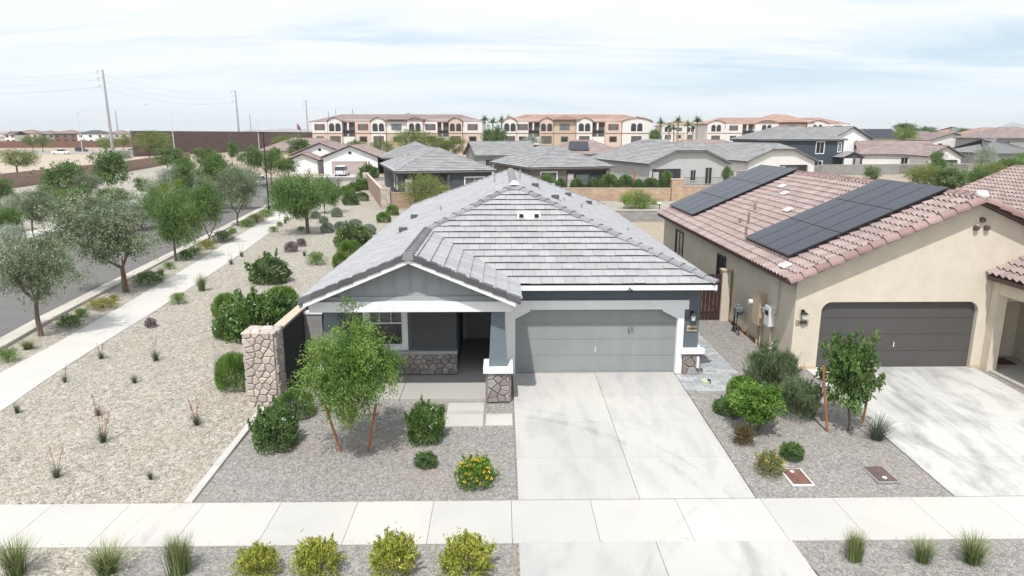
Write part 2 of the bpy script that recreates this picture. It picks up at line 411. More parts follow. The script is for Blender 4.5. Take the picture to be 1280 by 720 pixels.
def veneer(mb, O, U, V, w, h, size=0.22, depth=0.05, elong=1.3, seed=1):
    """irregular stones on a rectangle: voronoi cells, shrunk, extruded and chamfered"""
    rs = random.Random(seed); O = Vector(O); U = Vector(U); V = Vector(V); Nn = U.cross(V).normalized()
    nx = max(1, int(w/(size*elong**.5))); nz = max(1, int(h/(size/elong**.5)))
    pts = [((i+.5+rs.uniform(-.36, .36)+(.25 if j % 2 else -.25))*w/nx, (j+.5+rs.uniform(-.34, .34))*h/nz) for i in range(nx) for j in range(nz)]
    for i, (x, y) in enumerate(pts):
        c = [(0, 0), (w, 0), (w, h), (0, h)]
        for j, (a, b) in enumerate(pts):
            if i == j or abs(a-x) > size*4 or abs(b-y) > size*4: continue
            nx_, ny_ = a-x, b-y; c = clip(c, nx_, ny_, (a*a+b*b-x*x-y*y)/2)
            if len(c) < 3: break
        if len(c) < 3: continue
        cx = sum(p[0] for p in c)/len(c); cy = sum(p[1] for p in c)/len(c)
        def ring(s, d, pad):
            out = []
            for px, py in c:
                dx, dy = px-cx, py-cy; l = math.hypot(dx, dy) or 1; k = max(0, (l-pad)/l)*s
                out.append(O+U*(cx+dx*k)+V*(cy+dy*k)+Nn*d)
            return out
        dd = depth*rs.uniform(.65, 1.1); mb.mi = rs.randrange(3)
        r0 = ring(1, 0.0, .008); r1 = ring(1, dd*.5, .012); r2 = ring(.80, dd, .018)
        n = len(c)
        mb.add(r0+r1+r2, [tuple(range(2*n, 3*n))]+[(i, (i+1) % n, n+(i+1) % n, n+i) for i in range(n)]+[(n+i, n+(i+1) % n, 2*n+(i+1) % n, 2*n+i) for i in range(n)])
    mb.mi = 0

# ------------------------------------------------------------------ ground
def sheet(name, pts, dz, mat, drop=0.0, cuts=True, gap_panels=None):
    """flat polygon that follows the slope of the ground"""
    mb = MB()
    strips = [(-1e5, -7.0), (-7.0, 0.0), (0.0, 1e5)]
    for a, b in strips:
        q = clip(clip(ccw([(p[0], p[1]) for p in pts]), 0, 1, b), 0, -1, -a)
        if len(q) < 3: continue
        top = [(x, y, gh(y)+dz) for x, y in q]
        if drop: mb.hexa([(x, y, gh(y)+dz-drop) for x, y in q], top)
        else: mb.quad(*top)
    return struct(mb.build(name, mat))
def slabs(name, cells, dz, mat, drop=0.12, bevel=0.004, parent=None):
    mb = MB()
    for q in cells:
        mb.hexa([(x, y, gh(y)+dz-drop) for x, y in q], [(x, y, gh(y)+dz) for x, y in q], random.random())
    return struct(mb.build(name, mat, bevel=bevel))

g = sheet('ground', [(-9500, -400), (9500, -400), (9500, 9600), (-9500, 9600)], 0, soil)
# kerb and street on the left: its kerb line measured in the photo
KERB = [(-20.5, -60), (-19.75, -2), (-19.9, 3), (-20.6, 7), (-21.4, 13.1), (-23.1, 27), (-24.8, 40), (-26.6, 54), (-29, 72), (-31, 84)]
def offs(line, d): return [(x+d, y) for x, y in line]
W = 10.2
sheet('street', KERB + [(-31, 96), (-52, 130), (-62, 130), (-44, 96), (-31-W, 84)][:0] + offs(KERB, -W)[::-1], 0.0, asph).location.z = 0.004
sheet('cross_street', [(-75, 82), (-31, 84.2), (-13, 88), (-13, 97), (-31, 95), (-75, 93)], 0.008, asph)
def ribbon(name, line, d0, d1, z0, z1, mat, bevel=0.01):
    mb = MB()
    for (xa, ya), (xb, yb) in zip(line, line[1:]):
        pts = [(xa+d0, ya), (xa+d1, ya), (xb+d1, yb-0.01), (xb+d0, yb-0.01)]
        # subdivide where the slope bends
        n = max(1, int(abs(yb-ya)/3.0))
        for i in range(n):
            t0, t1 = i/n, (i+1)/n-0.008/n
            q = []
            for dd, tt in ((d0, t0), (d1, t0), (d1, t1), (d0, t1)):
                x = xa+(xb-xa)*tt+dd; y = ya+(yb-ya)*tt; q.append((x, y))
            mb.hexa([(x, y, gh(y)+z0) for x, y in q], [(x, y, gh(y)+z1) for x, y in q])
    return struct(mb.build(name, mat, bevel=bevel))
ribbon('kerb', KERB, -0.12, 0.22, -0.05, 0.13, kerb_c)
ribbon('gutter', KERB, -0.62, -0.13, -0.05, 0.012, kerb_c)
ribbon('far_kerb', offs(KERB, -W), -0.35, 0.1, -0.05, 0.13, kerb_c)
# landscaping gravel and walks
sheet('cream_gravel_bed', [(-19.55, -60), (-9.27, -60), (-9.27, -2.0), (-9.0, -2), (-9.0, 46), (-13, 48), (-17, 83), (-28.8, 83), (-28.8, 72), (-26.4, 54), (-24.6, 40), (-22.9, 27), (-21.2, 13.1), (-20.3, 7), (-19.6, 3), (-19.5, -2)], 0.03, grav_c)
WALK = [(-15.9, -60), (-15.9, -8.2), (-15.95, -6), (-16.1, -2), (-16.6, 3), (-17.0, 8), (-18.1, 18), (-19.8, 31), (-21.4, 42), (-22.9, 52)]
WL = [(-17.8, -60), (-17.75, -8.2), (-17.7, -6), (-17.9, -2), (-18.2, 3), (-18.7, 8), (-19.95, 18), (-21.7, 31), (-23.2, 42), (-24.9, 52)]
mb = MB()
for i in range(len(WALK)-1):
    (xa, ya), (xb, yb) = WALK[i], WALK[i+1]; (xc, yc), (xd, yd) = WL[i], WL[i+1]
    n = max(1, int(round((yb-ya)/1.8)))
    for k in range(n):
        t0, t1 = k/n, (k+1)/n-0.012/(yb-ya)
        lerp = lambda p, q, t: (p[0]+(q[0]-p[0])*t, p[1]+(q[1]-p[1])*t)
        q = [lerp((xc, yc), (xd, yd), t0), lerp((xa, ya), (xb, yb), t0), lerp((xa, ya), (xb, yb), t1), lerp((xc, yc), (xd, yd), t1)]
        mb.hexa([(x, y, gh(y)-.05) for x, y in q], [(x, y, gh(y)+.05) for x, y in q])
struct(mb.build('side_path', walk_c, bevel=0.006))
# front pavement, cut in slabs
cells = []
x = -34.0
xs = [-40, -30, -22, -15.85, -13.6, -11.9, -10.35, -8.85, -7.3, -5.75, -4.2, -2.62, -1.0, .75, 2.5, 4.0, 5.6, 7.2, 8.8, 10.4, 12, 13.6, 15.2, 17, 20, 26, 34]
for a, b in zip(xs, xs[1:]):
    for y0, y1 in ((-8.32, -6.84),):
        sk = -0.35 if a < -9 else 0
        cells.append([(a+.007, y0), (b, y0), (b, y1), (a+.007, y1)])
slabs('pavement', cells, 0.05, walk_c)
# near verge, gravel
sheet('verge_gravel', [(-11.1, -13), (-2.55, -13), (-2.55, -8.33), (-11.1, -8.33)], 0.028, grav_g)
sheet('verge_gravel', [(3.0, -13), (11.9, -13), (11.9, -8.33), (2.5, -8.33)], 0.028, grav_g)
sheet('front_yard_gravel', [(-9.12, -6.83), (-2.5, -6.83), (-2.5, 0.2), (-9.0, 0.2), (-9.05, -2)], 0.034, grav_g)
sheet('side_yard_gravel', [(2.45, -6.83), (6.55, -6.83), (6.55, 0.5), (6.1, .5), (6.1, 18), (3.0, 18), (3.0, 0), (2.45, 0)], 0.034, grav_g)
sheet('entry_gravel', [(11.85, -6.83), (16, -6.83), (16, .4), (11.85, .4)], 0.034, grav_g)
sheet('street_in_front', [(-40, -40), (40, -40), (40, -13.2), (-40, -13.2)], 0.01, asph)
# driveways as slabs
def drive(name, xl, xr, ys, xm, mat):
    cells = []
    for (ya, yb) in zip(ys, ys[1:]):
        fl = lambda y: 0.0
        for a, b in ((xl, xm), (xm+.009, xr)):
            cells.append([(a, ya+.009), (b, ya+.009), (b, yb), (a, yb)])
    return slabs(name, cells, 0.055, mat)
drive('driveway', -2.47, 2.42, [-6.83, -5.1, -3.25, -1.6, 0.0, .12], 0.02, drive_c)
drive('driveway_apron', -2.5, 2.55, [-13.2, -10.5, -8.33], 0.02, drive_c)
drive('neighbour_driveway', 6.57, 11.83, [-6.83, -5.2, -3.4, -1.7, 0.0, .5], 9.2, drive_n)
drive('neighbour_driveway_apron', 6.9, 11.9, [-13.2, -10.5, -8.33], 9.2, drive_n)
struct(MB().hexa([(-9.27, -6.84, -.3), (-9.10, -6.84, -.3), (-9.10, -2.3, -.12), (-9.27, -2.3, -.12)], [(-9.27, -6.84, -.15), (-9.10, -6.84, -.15), (-9.10, -2.3, .01), (-9.27, -2.3, .01)]).build('garden_kerb', walk_c, bevel=.01))
# stepping slabs to the porch
slabs('stepping_slab', [[(-4.25, -3.45), (-3.28, -3.45), (-3.28, -2.05), (-4.25, -2.05)]], .055, walk_c)
slabs('stepping_slab', [[(-3.22, -3.42), (-2.53, -3.42), (-2.53, -2.75), (-3.22, -2.75)]], .055, walk_c)
mbp = MB()
for cells_ in ([(2.44, -1.35), (4.05, -1.35), (4.05, -.05), (2.44, -.05)], [(3.32, -.04), (4.25, -.04), (4.35, 6.2), (3.32, 6.2)]):
    ys_ = sorted({c[1] for c in cells_}); y = ys_[0]; x0_ = min(c[0] for c in cells_); x1_ = max(c[0] for c in cells_); r = 0
    while y < ys_[-1]-.05:
        x = x0_ - (.15 if r % 2 else 0)
        while x < x1_:
            a, b = max(x, x0_), min(x+.29, x1_)
            if b-a > .05: mbp.hexa([(p, q, gh(q)-.03) for p, q in ((a, y), (b, y), (b, y+.14), (a, y+.14))], [(p, q, gh(q)+.05) for p, q in ((a, y), (b, y), (b, y+.14), (a, y+.14))], random.random())
            x += .30
        y += .15; r += 1
struct(mbp.build('paver_path', tilemat('paver', (.30, .31, .33), (.46, .47, .48))))

def pebbles(name, regions, label):
    """real loose stones: squashed octahedra scattered over regions (x0,x1,y0,y1,count,size,z)"""
    r = np.random.default_rng(3); V = []; Fc = []; A = []
    base = np.array([(1, 0, 0), (-1, 0, 0), (0, 1, 0), (0, -1, 0), (0, 0, 1), (0, 0, -1)], float)
    fb = np.array([(0, 2, 4), (2, 1, 4), (1, 3, 4), (3, 0, 4), (2, 0, 5), (1, 2, 5), (3, 1, 5), (0, 3, 5)])
    k = 0
    for x0, x1, y0, y1, n, sz, dz in regions:
        for i in range(n):
            x, y = r.uniform(x0, x1), r.uniform(y0, y1); s_ = sz*r.uniform(.5, 1.5)*np.array([1, r.uniform(.6, 1), r.uniform(.35, .7)])
            a = r.uniform(0, 6.28); ca, sa = math.cos(a), math.sin(a); b = base*s_*r.uniform(.75, 1.25, (6, 3))
            p = np.stack([b[:, 0]*ca-b[:, 1]*sa+x, b[:, 0]*sa+b[:, 1]*ca+y, b[:, 2]+gh(y)+dz], 1); V.append(p); Fc.append(fb+k*6); A += [r.random()]*8; k += 1
    mb = MB(); mb.v = [tuple(q) for q in np.concatenate(V)]; mb.f = [list(map(int, q)) for q in np.concatenate(Fc)]; mb.a = A; mb.m = [0]*len(A)
    return mb
pc = pebbles('x', [(-19, -9.4, -6.7, 4, 8000, .021, .034), (-18, -9.4, 4, 16, 3000, .026, .034), (-11, -9.3, -11, -8.4, 350, .028, .03)], '')
o = pc.build('loose_stones', tilemat('cream_pebble', (.26, .235, .195), (.61, .575, .515))); o['kind'] = 'stuff'; o['label'] = 'loose cream stones lying on the gravel bed'; o['category'] = 'stones'
pg = pebbles('x', [(-9.0, -2.6, -6.7, -1.9, 4000, .012, .036), (2.5, 6.5, -6.7, 4, 3500, .012, .036), (-9, -2.6, -11, -8.4, 2000, .012, .03), (3, 11.8, -11, -8.4, 2500, .012, .03),
    (-15, 12, -6.98, -6.8, 160, .012, .055), (-15, 12, -8.34, -8.22, 160, .012, .055), (2.3, 2.45, -6.7, 0, 60, .011, .06), (6.5, 6.8, -6.7, 0, 80, .011, .06), (-9.3, -9.1, -6.7, -2.3, 40, .012, .02)], '')
o = pg.build('loose_stones', tilemat('grey_pebble', (.20, .19, .18), (.55, .525, .50))); o['kind'] = 'stuff'; o['label'] = 'loose grey stones on the front beds and the slab edges'; o['category'] = 'stones'

# ------------------------------------------------------------------ shared small parts
def window_on_y(parent, x0, x1, z0, z1, y, trim=.12, tmat=None, g=None, mull=True, depth=.05, grid=False):
    """window in a wall that faces -y at plane y"""
    tm = tmat or white
    m = MB()
    if trim:
        m.box(x0-trim, x0, y-depth, y+.02, z0-trim, z1+trim); m.box(x1, x1+trim, y-depth, y+.02, z0-trim, z1+trim)
        m.box(x0, x1, y-depth, y+.02, z1, z1+trim); m.box(x0, x1, y-depth-.02, y+.02, z0-trim, z0)
    f = .04
    m.box(x0, x0+f, y-.02, y+.01, z0, z1); m.box(x1-f, x1, y-.02, y+.01, z0, z1); m.box(x0+f, x1-f, y-.02, y+.01, z1-f, z1); m.box(x0+f, x1-f, y-.02, y+.01, z0, z0+f)
    if mull == 'h': m.box(x0+f, x1-f, y-.025, y+.01, (z0+z1)/2-.02, (z0+z1)/2+.02)
    elif mull: m.box((x0+x1)/2-.025, (x0+x1)/2+.025, y-.025, y+.01, z0+f, z1-f)
    if grid:
        for k in (1, 2): m.box(x0+(x1-x0)*k/3-.009, x0+(x1-x0)*k/3+.009, y-.018, y+.01, (z0+z1)/2+.02, z1-f)
        m.box(x0+f, x1-f, y-.017, y+.01, z0+(z1-z0)*.75-.009, z0+(z1-z0)*.75+.009)
    fr = m.build('window', tm, parent)
    MB().quad((x0, y-.006, z0), (x1, y-.006, z0), (x1, y-.006, z1), (x0, y-.006, z1)).build('pane', g or glassm, fr)
    return fr
def window_on_x(parent, y0, y1, z0, z1, x, side=-1, trim=.1, tmat=None, g=None):
    m = MB(); tm = tmat or white; d = .05*side
    if trim:
        m.box(x, x+d, y0-trim, y0, z0-trim, z1+trim); m.box(x, x+d, y1, y1+trim, z0-trim, z1+trim)
        m.box(x, x+d, y0, y1, z1, z1+trim); m.box(x, x+d, y0, y1, z0-trim, z0)
    m.box(x, x+d*.5, (y0+y1)/2-.02, (y0+y1)/2+.02, z0, z1)
    fr = m.build('window', tm, parent); xx = x+side*.006
    MB().quad((xx, y0, z0), (xx, y1, z0), (xx, y1, z1), (xx, y0, z1)).build('pane', g or glassm, fr)
    return fr
def text(parent, s, loc, size, mat, name='numbers', rot=(math.pi/2, 0, 0)):
    cu = bpy.data.curves.new(name, 'FONT'); cu.body = s; cu.size = size; cu.extrude = .004; cu.align_x = 'CENTER'; cu.align_y = 'CENTER'; cu.offset = size*0.02
    o = bpy.data.objects.new(name, cu); COL.objects.link(o); o.location = loc; o.rotation_euler = rot; o.data.materials.append(mat)
    bpy.context.view_layer.update()
    dg = bpy.context.evaluated_depsgraph_get(); me = bpy.data.meshes.new_from_object(o.evaluated_get(dg)); mo = bpy.data.objects.new(name, me); COL.objects.link(mo)
    mo.location = loc; mo.rotation_euler = rot; bpy.data.objects.remove(o); mo.parent = parent
    return mo
def wall_lantern(parent, x, y, z, name='wall_lamp'):
    m = MB(); m.box(x-.05, x+.05, y-.03, y, z-.02, z+.16); m.tube([(x, y-.03, z+.12), (x, y-.10, z+.17), (x, y-.15, z+.13)], .012)
    m.frustum(x, y-.15, .20, .20, .05, .05, z+.06, z+.13)
    o = m.build(name, darkm, parent)
    MB().frustum(x, y-.15, .08, .08, .13, .13, z-.09, z+.058).build('lamp_glass', lampglass, o)
    return o
def garage_door(parent, x0, x1, z0, z1, y, mat, panels=8, rows=4, grooves=6, name='garage_door'):
    m = MB(); m.box(x0, x1, y, y+.05, z0, z1)
    rh = (z1-z0)/rows
    for r in range(rows):
        a = z0+r*rh+.005; b = z0+(r+1)*rh-.005
        m.box(x0+.005, x1-.005, y-.012, y, a, b)
        if panels:
            pw = (x1-x0)/panels
            for p in range(panels):
                u0 = x0+p*pw+.07; u1 = x0+(p+1)*pw-.07; w = (u1-u0)/grooves
                for k in range(grooves): m.box(u0+k*w+.006, u0+(k+1)*w-.006, y-.020, y-.012, a+.05, b-.05)
    d = m.build(name, mat, parent)
    MB().box((x0+x1)/2-.012, (x0+x1)/2+.012, y-.06, y-.034, z0+rh*1.25, z0+rh*1.55).build('handle', pvc, d)
    return d

# ================================================================== MAIN HOUSE
H = thing('house', 'grey single storey house with pale grey tile roof, grey garage door and gabled porch', 'house', (-2.35, 0, 0))
def HB(mb, name, mat, **k): return mb.build(name, mat, H, world=True, **k)
s = 5/12; ez = 2.93
XL, XR, YF, YB, YG = -8.0, 3.34, -.55, 21.25, -2.45
hw = (XR-XL)/2; xm = (XL+XR)/2
zp = lambda x0, d: ez+d*s
G1 = (-5.16, YG, ez+2.84*s); G2 = (-5.16, 2.29, ez+2.84*s); R1 = (xm, YF+hw, ez+hw*s); R2 = (xm, YB-hw, ez+hw*s)
left = [[(XL, YG, ez), G1, G2, (XL, 2.29, ez)], [(XL, 2.29, ez), G2, R1, R2, (XL, YB, ez)]]
gabr = [[(-2.32, YG, ez), (-2.32, YF, ez), G2, G1]]
front = [[(-2.32, YF, ez), (XR, YF, ez), R1, G2]]
right = [[(XR, YF, ez), (XR, YB, ez), R2, R1]]
back = [[(XR, YB, ez), (XL, YB, ez), R2]]
mb = MB()
for pl in (left, gabr, front, right, back): flat_tiles(mb, pl)
roof = HB(mb, 'roof', roof_grey)
mb = MB(); th = .16
for pl in (left, gabr, front, right, back):
    for po in pl: mb.hexa([(x, y, z-.10) for x, y, z in po], [(x, y, z) for x, y, z in po])
HB(mb, 'roof_deck', under)
mb = MB()
caps(mb, (XR, YF, ez+.03), R1, .15, .10); caps(mb, R2, (xm, R1[1], R1[2]), .15, .10); caps(mb, G2, R1, .15, .10)
caps(mb, (xm, R1[1], R1[2]), R2, .15, .10)
caps(mb, G1, G2, .15, .10, .30, lift=.03); caps(mb, (XR, YB, ez), R2); caps(mb, (XL, YB, ez), R2)
# rake caps down both sides of the porch gable
HB(mb, 'ridge_cap', cap_grey)
def rake_tiles(xa, za, xb, zb, y, par_mat):
    m = MB(); n_ = int(math.hypot(xb-xa, zb-za)/.36)
    for i in range(n_):
        t0, t1 = i/n_, (i+1.06)/n_ if i < n_-1 else 1.0; q0 = (xa+(xb-xa)*t0, za+(zb-za)*t0+.035); q1 = (xa+(xb-xa)*t1, za+(zb-za)*t1+.010); v_ = random.random()
        yy = y-.055-.004*(i % 2)
        m.hexa([(q0[0], yy, q0[1]-.10), (q1[0], yy, q1[1]-.10), (q1[0], yy+.035, q1[1]-.10), (q0[0], yy+.035, q0[1]-.10)], [(q0[0], yy, q0[1]+.055), (q1[0], yy, q1[1]+.055), (q1[0], yy+.035, q1[1]+.055), (q0[0], yy+.035, q0[1]+.055)], v_)
        m.hexa([(q0[0], yy+.036, q0[1]+.03), (q1[0], yy+.036, q1[1]+.03), (q1[0], yy+.22, q1[1]+.03), (q0[0], yy+.22, q0[1]+.03)], [(q0[0], yy+.036, q0[1]+.055), (q1[0], yy+.036, q1[1]+.055), (q1[0], yy+.22, q1[1]+.055), (q0[0], yy+.22, q0[1]+.055)], v_)
    return m
rk = tilemat('rake_tile_edge', (.085, .085, .092), (.14, .14, .15))
HB(rake_tiles(XL-.02, ez-.01, G1[0], G1[2]-.005, YG, rk), 'rake_tile', rk); HB(rake_tiles(-2.30, ez-.01, G1[0]+.002, G1[2]-.005, YG-.002, rk), 'rake_tile', rk)
HB(MB().frustum(G1[0], YG-.02, .30, .14, .22, .10, G1[2]-.10, G1[2]+.10), 'apex_cap', cap_grey)
MB().frustum(xm, R1[1]-.05, .34, .34, .16, .16, R1[2]+.06, R1[2]+.19).build('mortar_patch', pvc, H, world=True)
# fascia
mb = MB()
mb.box(-2.30, XR+.02, YF-.05, YF-.02, ez-.16, ez-.02); mb.box(XR-.02, XR+.02, YF-.019, YB, ez-.20, ez-.02); mb.box(XL-.02, XL+.02, YG, YB, ez-.2, ez-.02)
def rake(x0, z0, x1, z1, y, t=.17, w=.035):
    mb.hexa([(x0, y-w, z0-t), (x1, y-w, z1-t), (x1, y, z1-t), (x0, y, z0-t)], [(x0, y-w, z0), (x1, y-w, z1), (x1, y, z1), (x0, y, z0)])
rake(XL+.12, ez-.02, G1[0], G1[2]-.065, YG, .13); rake(-2.44, ez-.02, G1[0]+.001, G1[2]-.065, YG, .13)
HB(mb, 'fascia', white)
MB().box(-2.4, XR-.03, YF+.0, .0, ez-.125, ez-.105).build('soffit', siding, H, world=True)
# roof vents, pipes
def pipe(mb, x, y, z, h, r=.035): mb.tube([(x, y, z), (x, y, z+h)], r, 8)
def on_left(px_, py_):   # left plane of the main roof
    d = ray(px_, py_); t = (ez+(CAM.x-XL)*s-CAM.z)/(d.z-s*d.x); return CAM+d*t
def on_right(px_, py_):
    d = ray(px_, py_); t = (ez+(XR-CAM.x)*s-CAM.z)/(d.z+s*d.x); return CAM+d*t
def on_front(px_, py_):
    d = ray(px_, py_); t = (ez+(CAM.y-YF)*s-CAM.z)/(d.z-s*d.y); return CAM+d*t
for px_, py_, hh in ((551, 265, .28), (618, 228, .45)):
    p = on_left(px_, py_); m = MB(); pipe(m, p.x, p.y, p.z-.03, hh); HB(m, 'vent_pipe', steel)
for px_, py_, hh in ((650, 226, .50), (705, 253, .22), (727, 261, .25), (748, 257, .2), (785, 290, .2)):
    p = on_right(px_, py_); m = MB(); pipe(m, p.x, p.y, p.z-.03, hh); HB(m, 'vent_pipe', steel)
def box_vent(p, sl, along=0):
    m = MB(); m.box(p.x-.22, p.x+.22, p.y-.16, p.y+.16, p.z-.02, p.z+.03)
    HB(m, 'vent_flashing', steel); m = MB(); m.box(p.x-.14, p.x+.14, p.y-.12, p.y+.1, p.z+.03, p.z+.20); HB(m, 'roof_vent', flat('vent_dark', (.10, .10, .105), .6))
for p in ((518, 274), (504, 291)): box_vent(on_left(*p), s)
for p in ((669, 235), (694, 250), (710, 246), (736, 256)): box_vent(on_right(*p), s)
p = on_front(661, 272)
m = MB(); m.hexa([(p.x-.38, p.y-.17, p.z-.02), (p.x+.38, p.y-.17, p.z-.02), (p.x+.38, p.y+.17, p.z+.12), (p.x-.38, p.y+.17, p.z+.12)], [(p.x-.38, p.y-.17, p.z+.08), (p.x+.38, p.y-.17, p.z+.08), (p.x+.38, p.y+.17, p.z+.19), (p.x-.38, p.y+.17, p.z+.19)])
vt = HB(m, 'attic_vent', pvc)
for dx in (-.25, .25): HB(MB().box(p.x+dx-.07, p.x+dx+.07, p.y-.185, p.y+.02, p.z+.02, p.z+.13), 'vent_grille', darkm)

# walls (garage block, window wall, side and back)
wz = ez-.10
mb = MB()
# front wall round the garage opening (door at y=0.12)
door0, door1, dz1 = -2.43, 2.45, 2.13
mb.box(-2.92, door0, 0, .25, 0, wz); mb.box(door1, 3.08, 0, .25, 0, wz); mb.box(door0, door1, 0, .25, dz1, wz)
mb.box(2.83, 3.08, .25, 20.8, 0, wz); mb.box(-7.75, 3.08, 20.8, 21.0, 0, wz); mb.box(-7.75, -7.5, .25, 20.8, 0, wz)
mb.box(-7.75, -4.16, 0, .25, 0, wz); mb.box(-4.41, -4.161, .25, 3.9, 0, wz); mb.box(-2.92, -2.67, .25, 3.9, 0, wz); mb.box(-4.16, -2.92, 3.65, 3.9, 0, wz)
HB(mb, 'wall', navy)
# grey panel of wall between window and recess has a greyer, darker colour than the wall
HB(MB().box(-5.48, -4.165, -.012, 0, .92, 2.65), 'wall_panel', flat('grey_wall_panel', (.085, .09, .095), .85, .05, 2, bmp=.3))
# porch ceiling
HB(MB().box(-7.7, -2.7, -2.05, 3.65, 2.62, 2.66), 'porch_ceiling', siding)
# garage
garage_door(H, door0-(-2.35), door1+2.35, .06, dz1, .12, garage_grey)
mb = MB()
# white portal with angled brackets
mb.box(-2.70, 2.74, -.05, 0, 2.06, 2.34); mb.box(-2.70, -2.43, -.05, 0, .06, 2.06); mb.box(2.43, 2.62, -.05, 0, .06, 2.06)
mb.box(door0-.0, door0+.03, 0, .12, .06, 2.1); mb.box(door1-.03, door1, 0, .12, .06, 2.1)
mb.poly_y([(-2.431, 2.061), (-1.95, 2.061), (-1.98, 2.0), (-2.431, 1.77)], -.048, -.002)
mb.poly_y([(2.431, 2.061), (2.431, 1.77), (1.98, 2.0), (1.95, 2.061)], -.048, -.002)
HB(mb, 'garage_trim', white, bevel=.004)
# stone base right of the garage
mb = MB(); mb.box(2.63, 3.14, -.07, 0, 0.02, .70); base = HB(mb, 'stone_base', mortar_d)
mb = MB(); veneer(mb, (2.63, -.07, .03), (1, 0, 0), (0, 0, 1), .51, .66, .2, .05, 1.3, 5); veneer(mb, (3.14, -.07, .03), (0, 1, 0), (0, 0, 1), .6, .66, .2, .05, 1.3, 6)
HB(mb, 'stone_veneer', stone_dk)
HB(MB().box(2.56, 3.26, -.16, .02, .70, .86), 'stone_cap', white, bevel=.008)
HB(MB().box(3.08, 3.19, 0.02, .6, .72, .86), 'stone_cap', white, bevel=.008)
HB(MB().box(3.03, 3.10, -.19, -.13, .28, .62), 'outlet_cover', pvc)
wall_lantern(H, 2.85+2.35, 0, 1.84)
pq = HB(MB().box(2.72, 3.02, -.03, -.005, 1.38, 1.55), 'address_plaque', paint_gold)
text(pq, '16664', (2.87+2.35, -.036, 1.463), .115, darkm)
# flood light under the eave
fl = MB(); fl.tube([(.85, YF-.05, 2.84), (.85, YF-.10, 2.82)], .02); fl.frustum(.80, YF-.11, .08, .08, .05, .05, 2.70, 2.79); fl.frustum(.90, YF-.10, .07, .07, .05, .05, 2.72, 2.80)
HB(fl, 'flood_light', darkm)
# gable front: board and batten
gz = 2.62; yb = -2.02
mb = MB()
apex = (G1[0], G1[2]-.16)
mb.poly_y([(XL+.28, ez-.06), (-2.60, ez-.06), apex], yb, yb+.08)
mb.poly_y([(XL+.28, 2.84), (-2.60, 2.84), (-2.60, ez-.055), (XL+.28, ez-.055)], yb, yb+.08)
x = -7.6
while x < -2.6:
    top = min(apex[1], ez-.06+(min(x-XL, -2.32-x)-.28)*s-.03)
    if top > 2.98: mb.box(x-.02, x+.02, yb-.02, yb, 2.97, top)
    x += .40
gb = HB(mb, 'gable_board', siding)
mb = MB(); mb.box(-7.72, -2.58, yb-.05, yb-.001, 2.84, 2.965); HB(mb, 'gable_trim', siding)
mb = MB(); mb.box(-7.85, -2.55, yb-.12, yb+.22, 2.56, 2.84); HB(mb, 'porch_beam', white, bevel=.006)
# porch slab
cells = [[(-7.7, -1.95), (-5.6, -1.95), (-5.6, .0), (-7.7, .0)], [(-5.588, -1.95), (-2.62, -1.95), (-2.62, .0), (-5.588, .0)], [(-4.15, .01), (-2.93, .01), (-2.93, 3.65), (-4.15, 3.65)]]
mb = MB()
for q in cells: mb.hexa([(x, y, -.15) for x, y in q], [(x, y, .07) for x, y in q])
HB(mb, 'porch_floor', porch_c, bevel=.008)
# column, right
for cx_, cy_, nm in ((-2.90, -1.75, 1), (-7.35, -1.75, 2)):
    c = HB(MB().frustum(cx_, cy_, .50, .50, .34, .34, 1.0, 2.56), 'porch_column', slate)
    b = HB(MB().box(cx_-.30, cx_+.30, cy_-.30, cy_+.30, -.08, .84), 'column_base', mortar_d)
    m = MB()
    for O_, U_ in (((cx_-.30, cy_-.30, 0.0), (1, 0, 0)), ((cx_+.30, cy_-.30, 0.0), (0, 1, 0)), ((cx_-.30, cy_+.30, 0.0), (0, -1, 0)), ((cx_+.30, cy_+.30, 0), (-1, 0, 0))):
        veneer(m, O_, U_, (0, 0, 1), .60, .83, .15, .045, 1.9, int(cx_*10+sum(U_)*7+U_[1]*3))
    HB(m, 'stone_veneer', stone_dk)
    HB(MB().box(cx_-.40, cx_+.40, cy_-.40, cy_+.40, .84, 1.0), 'column_cap', white, bevel=.01)
# stone wainscot on dark mortar, porch wall trims
HB(MB().box(-7.75, -4.15, -.10, -.0, .07, .74), 'wainscot', mortar_d)
m = MB(); veneer(m, (-7.7, -.10, .10), (1, 0, 0), (0, 0, 1), 3.55, .64, .165, .04, 1.6, 21); veneer(m, (-4.15, -.10, .10), (0, 1, 0), (0, 0, 1), .12, .64, .2, .02, 1.2, 22)
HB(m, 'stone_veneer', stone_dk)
HB(MB().box(-7.75, -4.12, -.17, -.0, .74, .84), 'sill', flat('grey_sill', (.36, .365, .37), .7, .05, 2), bevel=.006)
HB(MB().box(-2.92, -2.71, -.06, -.0, .74, .86), 'sill', white)
window_on_y(H, -6.75+2.35, -5.72+2.35, .98, 2.36, 0, .14, white, None, 'h', .05, True)
# front door in the recess
mb = MB(); dx0, dx1 = -4.05, -3.08
mb.box(dx0, dx1, 3.58, 3.64, .09, 2.25)
for a, b in ((.25, .95), (1.1, 2.1)):
    for k in range(2):
        u0 = dx0+.12+k*.40; mb.box(u0, u0+.33, 3.555, 3.58, a, b)
dr = HB(mb, 'front_door', flat('door_paint', (.48, .49, .50), .5, .04))
mb = MB(); mb.box(dx0-.11, dx0-.005, 3.56, 3.649, .07, 2.34); mb.box(dx1+.005, dx1+.11, 3.56, 3.649, .07, 2.34); mb.box(dx0-.005, dx1+.005, 3.56, 3.649, 2.255, 2.34)
HB(mb, 'door_frame', flat('door_frame_grey', (.66, .67, .68), .6, .04))
MB().cyl((dx0+.08+2.35, 3.50, 1.05), .03, .06, 10, 1).build('handle', steel, dr)

